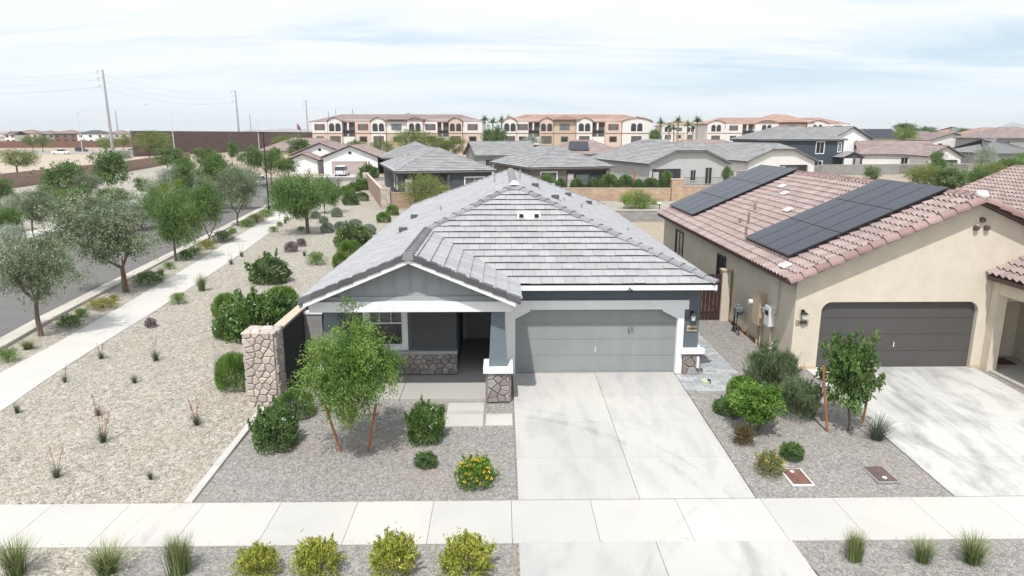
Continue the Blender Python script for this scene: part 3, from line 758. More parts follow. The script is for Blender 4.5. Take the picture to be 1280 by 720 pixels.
# side fence of the house with its stone pillar, return wall
fe = thing('garden_wall', 'charcoal painted block wall with a tan cap running back along the grey house', 'wall', (-8.9, 5, 0))
mb = MB().box(-9.02, -8.80, -1.55, 33, -.1, 1.93); mb.build('wall_face', dark_wall, fe, world=True)
MB().box(-9.06, -8.76, -1.56, 33, 1.93, 2.0).build('wall_cap', tan_cap, fe, world=True, bevel=.008)
pi_ = thing('stone_pillar', 'tall square pillar of rounded cream and rose stones at the front end of the charcoal wall', 'pillar', (-9.2, -1.8, -.07))
a0, a1, b0, b1 = -9.60, -8.80, -2.18, -1.56
MB().box(a0, a1, b0, b1, -.2, 2.0).build('core', mortar, pi_, world=True)
m = MB()
for q, (O_, U_, w_) in enumerate((((a0, b0, -.08), (1, 0, 0), a1-a0), ((a1, b0, -.08), (0, 1, 0), b1-b0), ((a0, b1, -.08), (0, -1, 0), b1-b0), ((a1, b1, -.08), (-1, 0, 0), a1-a0))):
    veneer(m, O_, U_, (0, 0, 1), w_, 2.13, .175, .06, 1.05, 40+q)
m.build('stone_veneer', stone_mats, pi_, world=True)
m = MB(); veneer(m, (a0-.05, b0-.05, 2.0), (1, 0, 0), (0, 1, 0), a1-a0+.1, b1-b0+.1, .25, .06, 1, 77); m.build('cap_stones', stone_mats, pi_, world=True)
rw = thing('return_wall', 'short pale grey block wall with metal gate frame between the charcoal wall and the porch', 'wall', (-8.2, .6, 0))
MB().box(-8.79, -8.25, .55, .75, 0, 1.8).build('wall_face', greyblk, rw, world=True)
MB().box(-8.79, -8.22, .52, .78, 1.8, 1.87).build('wall_cap', white, rw, world=True)
mb = MB().box(-8.2, -8.15, .6, .66, .05, 1.85).box(-7.82, -7.77, .6, .66, .05, 1.85).box(-8.15, -7.82, .6, .66, 1.80, 1.85).box(-8.15, -7.82, .62, .64, .1, 1.8); mb.build('gate', slate, rw, world=True)
# gate between the two houses
ga = thing('side_gate', 'dark brown slatted metal gate closing the gap between the two houses', 'gate', (4.4, 6, 0))
mb = MB(); x = 3.15
while x < 5.62: mb.box(x, x+.13, 6.0, 6.03, .06, 1.86); x += .15
mb.build('slats', rust_dark, ga, world=True)
MB().box(3.12, 5.64, 6.035, 6.08, .3, .38).box(3.12, 5.64, 6.035, 6.08, 1.5, 1.58).build('gate_frame', darkm, ga, world=True)
po = thing('gate_post', 'beige stucco post at the right end of the dark brown side gate', 'post', (5.83, 6, 0))
MB().box(5.66, 5.98, 5.9, 6.2, 0, 2.0).build('post', beige, po, world=True); MB().box(5.63, 6.0, 5.87, 6.23, 2.0, 2.06).build('post_cap', beige_d, po, world=True)
hb = thing('hose_box', 'small pale green utility lid on the pavers beside the garage corner', 'utility lid', (3.15, -.75, 0))
MB().cyl((3.15, -.75, .0), .14, .10, 14).build('lid', flat('pale_green_plastic', (.45, .55, .38), .5, .05), hb, world=True)
MB().box(3.2, 3.28, -.83, -.76, .0, .14).build('valve', darkm, hb, world=True)

# ================================================================== NEIGHBOUR HOUSE
Nn = thing('house', 'beige stucco house with pink tile roof, two solar arrays and a dark brown garage door', 'house', (9.5, .3, 0))
def NB(mb, name, mat, **k): return mb.build(name, mat, Nn, world=True, **k)
nx0, nx1, ny0, ny1 = 5.73, 16.5, .08, 17.6; nxm = 11.15; ns = .444; nez = 2.83; nrz = nez+(nxm-nx0)*ns
lp = [(nx0, ny0, nez), (nxm, ny0, nrz), (nxm, ny1, nrz), (nx0, ny1, nez)]
rp = [(nx1, ny0, nrz-(nx1-nxm)*ns), (nx1, ny1, nrz-(nx1-nxm)*ns), (nxm, ny1, nrz), (nxm, ny0, nrz)]
mb = MB(); s_tiles(mb, lp); s_tiles(mb, rp); NB(mb, 'roof', roof_pink, smooth=False)
mb = MB()
for po_ in (lp, rp): mb.hexa([(x, y, z-.08) for x, y, z in po_], [(x, y, z) for x, y, z in po_])
NB(mb, 'roof_deck', flat('brown_fascia', (.12, .08, .07), .8))
mb = MB(); caps(mb, (nxm, ny0, nrz+.05), (nxm, ny1, nrz+.05), .15, .13, .40, True, .03)
caps(mb, (nx0, ny0+.02, nez), (nxm, ny0+.02, nrz), .17, .16, .42, True, .04, .1); caps(mb, (nx1, ny0+.02, nrz-(nx1-nxm)*ns), (nxm, ny0+.02, nrz), .17, .16, .42, True, .04, .1)
NB(mb, 'ridge_cap', cap_pink, smooth=False)
MB().tube([(nxm-.02, ny0-.12, nrz+.12), (nxm-.02, ny0+.02, nrz+.16), (nxm, ny0+.25, nrz+.17)], [.09, .145, .12], 12).build('ridge_end', offwhite, Nn, world=True, smooth=True)
mb = MB()
wy = .32
def rz(x): return (nez+(x-nx0)*ns if x < nxm else nrz-(x-nxm)*ns)-.1
# front wall with arched-corner opening
gx0, gx1, gz1, ch = 6.87, 11.66, 2.17, .30
mb.poly_y([(6.06, 0), (gx0, 0), (gx0, gz1), (6.06, gz1)], wy, wy+.25)
mb.poly_y([(gx1, 0), (12.0, 0), (12.0, gz1), (gx1, gz1)], wy, wy+.25)
mb.poly_y([(6.06, gz1), (nxm, gz1), (nxm, rz(nxm)), (6.06, rz(6.06))], wy, wy+.25); mb.poly_y([(nxm, gz1), (16.2, gz1), (16.2, rz(16.2)), (nxm, rz(nxm))], wy, wy+.25)
def corner(x, sx):
    pts = [(x, gz1)]
    for k in range(6):
        a = k/5*math.pi/2; pts.append((x+sx*(ch-ch*math.sin(a)), gz1-ch+ch*math.cos(a)))
    mb.poly_y(pts[::sx], wy, wy+.2)
corner(gx0, 1); corner(gx1, -1)
NB(mb, 'front_wall', beige)
mb = MB(); mb.box(6.06, 6.3, wy+.25, 17.3, 0, nez-.02); mb.box(6.3, 16.2, 17.05, 17.3, 0, nez-.02); mb.box(15.95, 16.2, 1.3, 17.05, 0, 2.4)
NB(mb, 'side_wall', beige)
mb = MB(); mb.box(6.04, 12.02, wy-.03, wy, 0.0, .16)
NB(MB().box(6.03, gx0-.01, wy-.025, wy-.001, .0, .16), 'plinth', beige_d); NB(MB().box(gx1+.01, 12.0, wy-.025, wy-.001, .0, .16), 'plinth', beige_d)
NB(MB().box(5.98, 6.059, wy+.1, 17.3, 0, .12), 'footing', flat('rusty_footing', (.22, .12, .08), .9, .2, 5))
garage_door(Nn, gx0-9.5, gx1-9.5, .055, 2.17, wy+.15-.3, brown_gar, 0)
wall_lantern(Nn, 6.30-9.5, wy-.3, 1.78)
pq = MB().box(6.12, 6.50, wy-.03, wy-.002, 1.47, 1.62).build('address_plaque', flat('stone_plaque', (.36, .31, .24), .7, .1), Nn, world=True)
text(pq, '16650', (6.31-9.5, wy-.3-.036, 1.545), .115, darkm)
for (x, z) in ((11.34, 4.66), (11.19, 4.42), (11.50, 4.42)):
    MB().tube([(x, wy-.10, z-.01), (x, wy+.02, z)], .075, 12).build('gable_vent', flat('vent_clay', (.10, .07, .06), .7), Nn, world=True)
# solar arrays: panels of 1.0 x 1.7 m on the left slope
sd = Vector((1, 0, ns)).normalized(); nrm = Vector((-ns, 0, 1)).normalized()
def sp(y, d, hgt=0.27): q = Vector((nx0, y, nez))+sd*d+nrm*hgt; return q
for (y0, y1, cols) in ((1.62, 5.62, 4), (12.75, 17.35, 4)):
    w_ = (y1-y0)/cols
    for c in range(cols):
        for r_ in range(3):
            d0 = .72+r_*1.76; d1 = d0+1.74; ya = y0+c*w_; yb_ = ya+w_-.02
            fr = MB().hexa([sp(ya, d0, .23), sp(yb_, d0, .23), sp(yb_, d1, .23), sp(ya, d1, .23)], [sp(ya, d0), sp(yb_, d0), sp(yb_, d1), sp(ya, d1)]).build('solar_panel', flat('panel_frame', (.03, .03, .035), .4), Nn, world=True)
            MB().quad(sp(ya+.02, d0+.02, .273), sp(yb_-.02, d0+.02, .273), sp(yb_-.02, d1-.02, .273), sp(ya+.02, d1-.02, .273)).build('cells', panel_m, fr, world=False).matrix_local = Matrix.Translation((-9.5, -.3, 0))
for (y, d, hh) in ((6.4, .95, .30), (7.6, 1.5, .45), (8.3, 1.4, .2), (9.2, 2.4, .3)):
    q = sp(y, d, 0.0); MB().tube([q, q+Vector((0, 0, hh+.15))], .05, 8).build('vent_pipe', cap_pink, Nn, world=True)
for (y, d) in ((9.6, 3.9), (11.0, 4.4), (1.0, .25), (6.9, 2.9)):
    q = [sp(y+a, d+b, .15) for a, b in ((0, 0), (.45, 0), (.45, .28), (0, .28))]; q2 = [sp(y+a, d+b, .19) for a, b in ((0, 0), (.45, 0), (.45, .28), (0, .28))]
    MB().hexa(q, q2).build('white_flashing', pvc, Nn, world=True)
for (y0, y1, z0, z1) in ((13.3, 14.6, 1.1, 2.35), (6.9, 7.8, 1.1, 2.3)):
    w_ = window_on_x(Nn, y0-.3, y1-.3, z0, z1, 6.06-9.5, -1, .07, flat('brown_window_frame', (.09, .07, .06), .6))
# things on the side wall
x = 6.05
def side_part(mb, name, mat): return mb.build(name, mat, Nn, world=True)
side_part(MB().box(x-.20, x, 2.55, 3.15, .80, 1.92), 'meter_cabinet', beige_d)
side_part(MB().cyl((x-.30, 3.3, 1.45), .09, .12, 12, 0), 'electric_meter', lampglass)
side_part(MB().box(x-.22, x, 1.65, 2.05, 1.02, 1.66), 'inverter', pvc)
side_part(MB().box(x-.23, x-.221, 1.72, 1.98, 1.38, 1.52), 'inverter_screen', darkm)
for pts__, r__ in (([(x-.06, 2.9, .8), (x-.06, 2.9, 0.0)], .045), ([(x-.06, 2.65, .8), (x-.06, 2.65, 0.0)], .03), ([(x-.05, 1.8, 1.0), (x-.05, 1.8, .45)], .02), ([(x-.04, 1.5, 2.75), (x-.04, 1.5, 1.5), (x-.04, 1.65, 1.4)], .02)): side_part(MB().tube(pts__, r__, 8), 'conduit', beige_d)
side_part(MB().tube([(x-.12, 1.45, 0), (x-.12, 1.45, .55), (x-.12, 1.25, .55), (x-.12, 1.25, .1)], .025, 8).tube([(x-.12, 1.45, .35), (x-.22, 1.45, .35)], .03, 8), 'water_pipe', offwhite)
side_part(MB().box(x-.25, x, 2.1, 2.3, 1.38, 1.52).tube([(x-.05, 2.05, 1.45), (x-.05, 2.5, 1.45)], .03), 'junction_box', steel)
gm = thing('gas_meter', 'grey gas meter on its pipes standing by the beige side wall', 'gas meter', (5.8, 4.2, 0))
gmm = flat('gas_meter_grey', (.16, .19, .21), .5, .1)
MB().box(5.66, 5.92, 4.2, 4.5, .62, 1.0).tube([(5.79, 4.35, .98), (5.79, 4.35, 1.1)], .08, 10).build('meter', gmm, gm, world=True, bevel=.03)
MB().tube([(5.7, 4.45, 0.03), (5.7, 4.45, .7)], .03).tube([(5.7, 4.15, .2), (5.7, 4.15, .85), (5.95, 4.15, .85)], .025).tube([(5.7, 4.45, .35), (5.7, 4.1, .35), (5.7, 3.85, .12)], .03).cyl((5.66, 4.4, .3), .07, .12).build('pipes', darkm, gm, world=True)
# entry wing of the neighbour (roof that slopes to the left, porch below)
ex0, exm = 11.78, 14.4; es = .444; eez = 2.98
ey0 = -3.4
lp2 = [(ex0, ey0, eez), (exm, ey0, eez+(exm-ex0)*es), (exm, .3, eez+(exm-ex0)*es), (ex0, .3, eez)]
rp2 = [(17.0, ey0, eez), (17.0, .3, eez), (exm, .3, eez+(exm-ex0)*es), (exm, ey0, eez+(exm-ex0)*es)]
mb = MB(); s_tiles(mb, lp2); s_tiles(mb, rp2); NB(mb, 'porch_roof', roof_pink)
mb = MB()
for po_ in (lp2, rp2): mb.hexa([(x, y, z-.12) for x, y, z in po_], [(x, y, z) for x, y, z in po_])
NB(mb, 'porch_roof_deck', MATS['brown_fascia'])
mb = MB()
mb.box(11.98, 12.28, .02, .31, 0, 2.82); mb.box(12.0, 12.28, -3.0, .02, 2.46, 2.82); mb.box(12.0, 12.28, -3.3, -3.0, 0, 2.82)
mb.box(12.28, 16.2, 1.35, 1.55, 0, 2.9); mb.box(13.75, 13.95, -3.3, 1.35, 0, 2.9); mb.box(12.02, 12.27, .57, 1.34, 0, 2.9); mb.box(13.95, 16.6, -3.3, -3.1, 0, 2.9)
NB(mb, 'entry_wall', beige)
NB(MB().box(12.05, 13.74, -3.3, 1.34, -.12, .09), 'entry_floor', porch_c, bevel=.01)
mb = MB().box(12.36, 13.22, 1.30, 1.349, .1, 2.35)
dr = NB(mb, 'front_door', flat('dark_door', (.03, .028, .03), .4, .1))
NB(MB().box(12.29, 12.355, 1.28, 1.349, .1, 2.42).box(13.225, 13.29, 1.28, 1.349, .1, 2.42).box(12.355, 13.225, 1.28, 1.349, 2.355, 2.42), 'door_frame', beige_d)
MB().cyl((12.45-9.5, .92, 1.05), .03, .07, 10, 1).build('handle', steel, dr)
NB(MB().box(12.35, 13.3, .5, 1.1, .092, .11), 'doormat', flat('doormat', (.10, .06, .05), .95, .3, 12))
NB(MB().box(13.735, 13.749, .45, .53, .55, .7), 'outlet', pvc)

# third house, only its roof slope shows
T = thing('house', 'pink tiled roof slope of the next house, partly hidden behind the beige house ridge', 'house', (24, 8, 0))
lp3 = [(19.0, -8, 2.83), (24.6, -8, 5.32), (24.6, 17, 5.32), (19.0, 17, 2.83)]
rp3 = [(30.2, -8, 2.83), (30.2, 17, 2.83), (24.6, 17, 5.32), (24.6, -8, 5.32)]
mb = MB(); s_tiles(mb, lp3, seg=6); mb.build('roof', roof_pink, T, world=True)
mb = MB()
for po_ in (lp3, rp3): mb.hexa([(x, y, z-.1) for x, y, z in po_], [(x, y, z) for x, y, z in po_])
mb.build('roof_deck', MATS['brown_fascia'], T, world=True)
mb = MB(); mb.box(19.4, 29.8, -7.7, 16.7, 0, 2.8); mb.build('wall', taupe, T, world=True)
mb = MB(); caps(mb, (24.6, -8, 5.35), (24.6, 17, 5.35), .15, .13, .4, True); caps(mb, (19.0, 17, 2.85), (24.6, 17, 5.34), .16, .14, .42, True); mb.build('ridge_cap', cap_pink, T, world=True)

# ================================================================== WALLS AND BACKGROUND HOUSES
def wall_run(name, label, cat, pts, h, mat, cap=None, thick=.2, z0=-.1, posts=None, zt=None):
    x0, y0 = pts[0]
    o = thing(name, label, cat, (x0, y0, 0))
    mb = MB(); mc = MB()
    for (xa, ya), (xb, yb) in zip(pts, pts[1:]):
        d = Vector((xb-xa, yb-ya, 0)).normalized(); n = Vector((-d.y, d.x, 0))*thick/2
        A, B = Vector((xa, ya, 0)), Vector((xb, yb, 0))-d*.003
        lo = [A-n, B-n, B+n, A+n]; Z = Vector((0, 0, 1))
        mb.hexa([p+Z*z0 for p in lo], [p+Z*h for p in lo])
        n2 = n*1.3; lo = [A-n2, B-n2, B+n2, A+n2]; mc.hexa([p+Z*h for p in lo], [p+Z*(h+.07) for p in lo])
    mb.build('wall_face', mat, o, world=True)
    if cap: mc.build('wall_cap', cap, o, world=True)
    return o
# tan garden wall behind the main house with fence and pillar
tw = wall_run('garden_wall', 'long tan block wall below the row of hedge bushes behind the grey house', 'wall', [(-2, 52.2), (14.75, 51.4)], 1.52, tanblk, tan_cap)
MB().box(14.8, 16.0, 51.1, 51.8, -.1, 2.45).build('pier', tanblk, tw, world=True); MB().box(14.75, 16.05, 51.05, 51.85, 2.45, 2.52).build('pier_cap', tan_cap, tw, world=True)
tw2 = wall_run('garden_wall', 'tan block wall topped by black railings right of the tan pier', 'wall', [(16.05, 51.5), (42, 53)], 1.72, tanblk, tan_cap)
wall_run('retaining_wall', 'low grey block wall on the lot behind, seen between the two roofs', 'wall', [(4, 36.5), (22, 36.5)], .9, greyblk, kerb_c)
struct(MB().hexa([(4, 36.6, -.1), (22, 36.6, -.1), (22, 51.3, -.1), (4, 51.3, -.1)], [(4, 36.6, .80), (22, 36.6, .80), (22, 51.3, .25), (4, 51.3, .25)]).build('raised_bank', grav_c))
def railing(name, label, a, b, z0, h=1.0, step=.13):
    o = thing(name, label, 'fence', (a[0], a[1], z0))
    A, B = Vector((a[0], a[1], z0)), Vector((b[0], b[1], z0)); d = B-A; n = int(d.length/step); dd = d.normalized(); k = Vector((-dd.y, dd.x, 0))*.012
    mb = MB(); 
    for i in range(n):
        p = A+d*(i/n); q = p+dd*.018; mb.hexa([p-k, q-k, q+k, p+k], [v+Vector((0, 0, h-.03)) for v in (p-k, q-k, q+k, p+k)])
    mb.build('bars', darkm, o, world=True)
    mb = MB()
    for z in (.1, h-.03): mb.hexa([A-k*1.5+Vector((0, 0, z)), B-k*1.5+Vector((0, 0, z)), B+k*1.5+Vector((0, 0, z)), A+k*1.5+Vector((0, 0, z))], [A-k*1.5+Vector((0, 0, z+.03)), B-k*1.5+Vector((0, 0, z+.03)), B+k*1.5+Vector((0, 0, z+.03)), A+k*1.5+Vector((0, 0, z+.03))])
    mb.build('rails', darkm, o, world=True)
    return o
railing('railing', 'black metal railing on the tan wall in front of the hedge bushes', (3, 52.0), (14.7, 51.4), 1.6, .75)
railing('railing', 'black metal railing on the tan wall below the light grey house', (16.1, 51.5), (29, 52.3), 1.8, .85)
# pillar wall of the dark house on the corner
cw = wall_run('garden_wall', 'pinkish block wall with pale cap running away beside the charcoal house on the corner', 'wall', [(-14.2, 46.3), (-20.4, 71.5)], 1.9, pinkblk, tan_cap)
cw2 = wall_run('garden_wall', 'tan block wall between the stone pillar and the leafy yellow green tree', 'wall', [(-13.2, 46.2), (-2.2, 52.1)], 1.5, tanblk, tan_cap)
pp = thing('stone_pillar', 'distant stone pillar where the pinkish wall meets the tan wall', 'pillar', (-13.8, 46.2, 0))
MB().box(-14.2, -13.35, 45.8, 46.6, 0, 2.05).build('core', mortar, pp, world=True)
m = MB(); veneer(m, (-14.2, 45.8, 0), (1, 0, 0), (0, 0, 1), .85, 2.05, .24, .05, 1, 91); veneer(m, (-14.2, 46.6, 0), (0, -1, 0), (0, 0, 1), .8, 2.05, .24, .05, 1, 92); m.build('stone_veneer', stone_mats, pp, world=True)
pp2 = thing('stone_pillar', 'farther stone pillar at the far end of the pinkish wall', 'pillar', (-20.6, 72, 0))
MB().box(-21.0, -20.2, 71.6, 72.4, 0, 2.05).build('core', mortar, pp2, world=True)
m = MB(); veneer(m, (-21, 71.6, 0), (1, 0, 0), (0, 0, 1), .8, 2.05, .3, .05, 1, 93); m.build('stone_veneer', stone_mats, pp2, world=True)
# walls on the far side of the street
wall_run('boundary_wall', 'pinkish brown block wall behind the trees on the far side of the street', 'wall', [(-66, 40), (-67.6, 72), (-72.5, 108), (-80, 140), (-88, 172)], 2.0, pinkblk)
sw = thing('sound_wall', 'very tall dark brown block wall behind the street trees', 'wall', (-115, 194, 0))
mb = MB()
pts_ = [(-115, 194, 7.75), (-101, 262, 7.6), (-90, 330, 7.45), (-60, 420, 7.3)]
for (xa, ya, za), (xb, yb, zb) in zip(pts_, pts_[1:]): mb.hexa([(xa, ya, 0), (xb, yb-.02, 0), (xb+.4, yb-.02, 0), (xa+.4, ya, 0)], [(xa, ya, za), (xb, yb-.02, zb), (xb+.4, yb-.02, zb), (xa+.4, ya, za)])
mb.build('wall_face', brownblk, sw, world=True)
wall_run('boundary_wall', 'reddish brown wall in front of the distant two storey houses', 'wall', [(-420, 300), (-250, 318), (-150, 345)], 3.2, flat('red_wall', (.20, .105, .085), .9, .1, .1))
sheet('arterial_road', [(-500, 205), (-170, 222), (-118, 232), (-118, 262), (-170, 262), (-500, 250)], .012, flat('worn_asphalt', (.30, .29, .28), .9, .08, .2))
sheet('dirt_verge', [(-120, 40), (-66.3, 40), (-68, 72), (-73, 108), (-80.5, 140), (-110, 190), (-118, 225), (-170, 215), (-300, 205), (-300, 60)], .02, flat('pale_dirt', (.42, .35, .28), .95, .1, .15))
sheet('far_side_gravel', [(-65.8, 40), (-67.3, 72), (-72, 108), (-78, 138), (-45, 94), (-41.4, 84), (-39.3, 72), (-36.9, 54), (-35.1, 40), (-33.4, 27), (-31.7, 13), (-31, 7), (-30.3, 3), (-30.2, -5), (-66, -5)], .018, gravel('pale_gravel', [(0, (.27, .25, .21)), (.4, (.42, .39, .34)), (1, (.58, .55, .50))], .09, (.42, .36, .29)))
mb = MB()
for (xa, ya), (xb, yb) in zip([(-34.2, -6), (-34.6, 10), (-37, 27), (-40, 46), (-43.5, 66), (-46, 80)], [(-34.6, 10), (-37, 27), (-40, 46), (-43.5, 66), (-46, 80)]):
    n_ = int((yb-ya)/3)
    for i in range(n_):
        t0, t1 = i/n_, (i+1)/n_-.004; q = [(xa+(xb-xa)*t+d, ya+(yb-ya)*t) for t, d in ((t0, 0), (t0, 1.7), (t1, 1.7), (t1, 0))]
        mb.hexa([(x, y, gh(y)-.05) for x, y in q], [(x, y, gh(y)+.05) for x, y in q])
struct(mb.build('far_side_path', walk_c))

# generic detached house; local x along the front, local y away from the camera
def bg_house(label, corner, w, d, rot, wallm, roofm, ez=2.9, typ='hip', ridge='y', slope=.4167, wins=(), side=(), ov=.45, capm=None, trim=None, extra=None, z0=0, jerk=1.2, tiles=True, porch=None):
    o = thing('house', label, 'house', (corner[0], corner[1], z0), rot)
    wm = MB().box(ov, w-ov, ov, d-ov, 0, ez-.1)
    half = (w if ridge == 'y' else d)/2; rz = ez+half*slope
    planes = []
    if typ == 'hip':
        if ridge == 'y':
            a, b = (w/2, half, rz), (w/2, d-half, rz)
            planes = [[(0, 0, ez), (w, 0, ez), a], [(w, 0, ez), (w, d, ez), b, a], [(w, d, ez), (0, d, ez), b], [(0, d, ez), (0, 0, ez), a, b]]
            lines = [((0, 0, ez), a), ((w, 0, ez), a), (a, b), ((w, d, ez), b), ((0, d, ez), b)]
        else:
            a, b = (half, d/2, rz), (w-half, d/2, rz)
            planes = [[(0, 0, ez), (w, 0, ez), b, a], [(w, 0, ez), (w, d, ez), b], [(w, d, ez), (0, d, ez), a, b], [(0, d, ez), (0, 0, ez), a]]
            lines = [((0, 0, ez), a), ((0, d, ez), a), (a, b), ((w, d, ez), b), ((w, 0, ez), b)]
    elif typ == 'gable':
        if ridge == 'y':
            a, b = (w/2, 0, rz), (w/2, d, rz)
            planes = [[(w, 0, ez), (w, d, ez), b, a], [(0, d, ez), (0, 0, ez), a, b]]
            wm.poly_y([(ov, ez-.1), (w-ov, ez-.1), (w/2, rz-.22)], ov, ov+.2); wm.poly_y([(ov, ez-.1), (w-ov, ez-.1), (w/2, rz-.22)], d-ov-.2, d-ov)
            lines = [(a, b), ((0, 0, ez), a), ((w, 0, ez), a)]
        else:
            a, b = (0, d/2, rz), (w, d/2, rz)
            planes = [[(0, 0, ez), (w, 0, ez), b, a], [(w, d, ez), (0, d, ez), a, b]]
            wm.poly_x([(ov, ez-.1), (d-ov, ez-.1), (d/2, rz-.22)], ov, ov+.2); wm.poly_x([(ov, ez-.1), (d-ov, ez-.1), (d/2, rz-.22)], w-ov-.2, w-ov)
            lines = [(a, b), ((0, 0, ez), a), ((0, d, ez), a), ((w, 0, ez), b), ((w, d, ez), b)]
    elif typ == 'jerk':   # gable with a clipped top at the front, hipped at the back
        jz = rz-jerk*slope; l0 = (w/2-jerk, 0, jz); r0 = (w/2+jerk, 0, jz); a = (w/2, jerk, rz); b = (w/2, d-half, rz)
        planes = [[l0, r0, a], [(w, 0, ez), (w, d, ez), b, a, r0], [(w, d, ez), (0, d, ez), b], [(0, d, ez), (0, 0, ez), l0, a, b]]
        wm.poly_y([(ov, ez-.1), (w-ov, ez-.1), (w/2+jerk, jz-.14), (w/2-jerk, jz-.14)], ov, ov+.2)
        lines = [(l0, a), (r0, a), (a, b), ((w, d, ez), b), ((0, d, ez), b)]
    wm.build('wall', wallm, o)
    mb = MB()
    if tiles:
        for p in planes: strip_tiles(mb, [p], .42, 1.3)
    dk = MB()
    for p in planes: dk.hexa([(x, y, z-.2) for x, y, z in p], [(x, y, z) for x, y, z in p])
    r = mb.build('roof', roofm, o) if tiles else dk.build('roof', roofm, o)
    if tiles: dk.build('fascia', trim or flat('grey_fascia', (.16, .165, .17), .8), r)
    mb = MB()
    for a_, b_ in lines: caps(mb, a_, b_, .16, .09, .5)
    mb.build('ridge_cap', capm or cap_grey, r)
    for (x0, x1, za, zb, g_) in wins: window_on_y(o, x0, x1, za, zb, ov-.001, .1, white if g_ != 'n' else (trim or wallm), glassl if g_ == 'p' else glassm)
    for (y0, y1, za, zb) in side: window_on_x(o, y0, y1, za, zb, ov, -1)
    if porch:
        x0, x1, za, zb = porch
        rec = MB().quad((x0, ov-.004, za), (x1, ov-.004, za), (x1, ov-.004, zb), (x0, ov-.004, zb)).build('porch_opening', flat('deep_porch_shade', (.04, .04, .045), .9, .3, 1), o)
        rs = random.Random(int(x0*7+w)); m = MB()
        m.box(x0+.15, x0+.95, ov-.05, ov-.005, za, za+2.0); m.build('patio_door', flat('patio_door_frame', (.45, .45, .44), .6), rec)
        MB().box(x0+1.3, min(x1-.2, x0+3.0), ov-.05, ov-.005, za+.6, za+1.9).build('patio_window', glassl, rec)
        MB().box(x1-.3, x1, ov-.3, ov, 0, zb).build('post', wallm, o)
    rs = random.Random(int(corner[0]*3)+5)
    for k in range(3):
        yy = rs.uniform(2.5, d-3); xx = rs.uniform(w*.2, w*.35); zz_ = ez+(min(xx, yy) if typ == 'hip' else xx if ridge == 'y' else min(yy, d-yy))*slope
        MB().tube([(xx, yy, zz_-.1), (xx, yy, zz_+.4)], .06, 6).build('vent_pipe', steel, r)
    return o
grey_wall = flat('mid_grey_stucco', (.31, .315, .32), .85, .06, 1); brn_wall = flat('brown_grey_stucco', (.17, .15, .135), .85, .08, 1)
lt_grey = flat('light_grey_stucco', (.46, .47, .48), .85, .05, 1); char = flat('charcoal_stucco', (.075, .083, .095), .85, .1, 1)
bg_house('charcoal house with grey hip roof and white window trim behind the stone pillar', (-14.6, 57.3), 11.6, 21, R(14), char, roof_far, 2.95, 'hip', wins=[(8.0, 10.3, 1.0, 2.15, 'p')], side=[(2.0, 2.7, .9, 2.3), (5.0, 5.7, .9, 2.3)], porch=(1.0, 6.2, .1, 2.6))
bg_house('small grey hip roofed house just behind the charcoal corner house', (-23.5, 100), 12.5, 14, R(9), char, roof_far, 2.95, 'hip')
bg_house('brown grey house with hip roof behind the tan wall and hedge', (0.55, 65.5), 11.6, 18, R(16), brn_wall, roof_far, 2.95, 'hip', wins=[(1.8, 3.9, .9, 2.35, 'p')], porch=(5.2, 10.9, .1, 2.55))
bg_house('light grey house with clipped gable and red parasols on its patio', (16.4, 70.5), 12.4, 22, R(14), lt_grey, roof_far, 3.2, 'jerk', wins=[(6.4, 7.2, .9, 2.3, 'n'), (8.6, 9.6, .4, 2.6, 'n')], porch=(.8, 5.2, .1, 2.5), jerk=2.2)
bg_house('white house with clipped gable right of the light grey house', (33.8, 83.0), 12.2, 24, R(12), offwhite, roof_far, 3.0, 'jerk', wins=[(2.0, 2.9, .6, 2.3, 'p'), (3.1, 4.0, .6, 2.3, 'p')], porch=(5.8, 10.8, .2, 2.4), jerk=1.9)
bg_house('long grey roofed house beside the white clipped gable house', (25.5, 98), 15, 11.5, R(12), lt_grey, roof_far, 2.95, 'hip', 'x', wins=[(8.5, 9.6, .9, 2.3, 'n')])
bg_house('grey roofed house half hidden behind the charcoal and brown grey houses', (-7.6, 112), 12.5, 12, R(14), grey_wall, roof_far, 2.95, 'gable', 'x', wins=[(2, 3.5, 1, 2.2, 'n')])
F1 = bg_house('house with pinkish roof, a roof solar array and two small yellow gables', (7, 121), 17, 13, R(8), beige, roof_brown, 2.9, 'hip', 'x', capm=cap_pink)
MB().hexa([(4.2, 1.3, 3.62), (8.6, 1.3, 3.62), (9.4, 5.4, 5.33), (5.4, 5.4, 5.33)], [(4.2, 1.3, 3.72), (8.6, 1.3, 3.72), (9.4, 5.4, 5.43), (5.4, 5.4, 5.43)]).build('solar_panel', panel_m, F1)
for gx, gw, gy, gz_ in ((11.8, 4.6, -1.2, 2.9), (9.9, 3.0, -2.6, 2.2)):
    g_ = MB().poly_y([(gx, 0), (gx+gw, 0), (gx+gw, gz_), (gx+gw/2, gz_+gw*.25), (gx, gz_)], gy, gy+2.5).build('gable_bay', beige, F1)
    MB().hexa([(gx-.3, gy-.3, gz_-.2), (gx+gw/2, gy-.3, gz_+gw*.25+.05), (gx+gw/2, 6, gz_+gw*.25+.05), (gx-.3, 6, gz_-.2)], [(gx-.3, gy-.3, gz_), (gx+gw/2, gy-.3, gz_+gw*.25+.25), (gx+gw/2, 6, gz_+gw*.25+.25), (gx-.3, 6, gz_)]).hexa([(gx+gw/2, gy-.3, gz_+gw*.25+.05), (gx+gw+.3, gy-.3, gz_-.2), (gx+gw+.3, 6, gz_-.2), (gx+gw/2, 6, gz_+gw*.25+.05)], [(gx+gw/2, gy-.3, gz_+gw*.25+.25), (gx+gw+.3, gy-.3, gz_), (gx+gw+.3, 6, gz_), (gx+gw/2, 6, gz_+gw*.25+.25)]).build('bay_roof', cap_pink, g_)
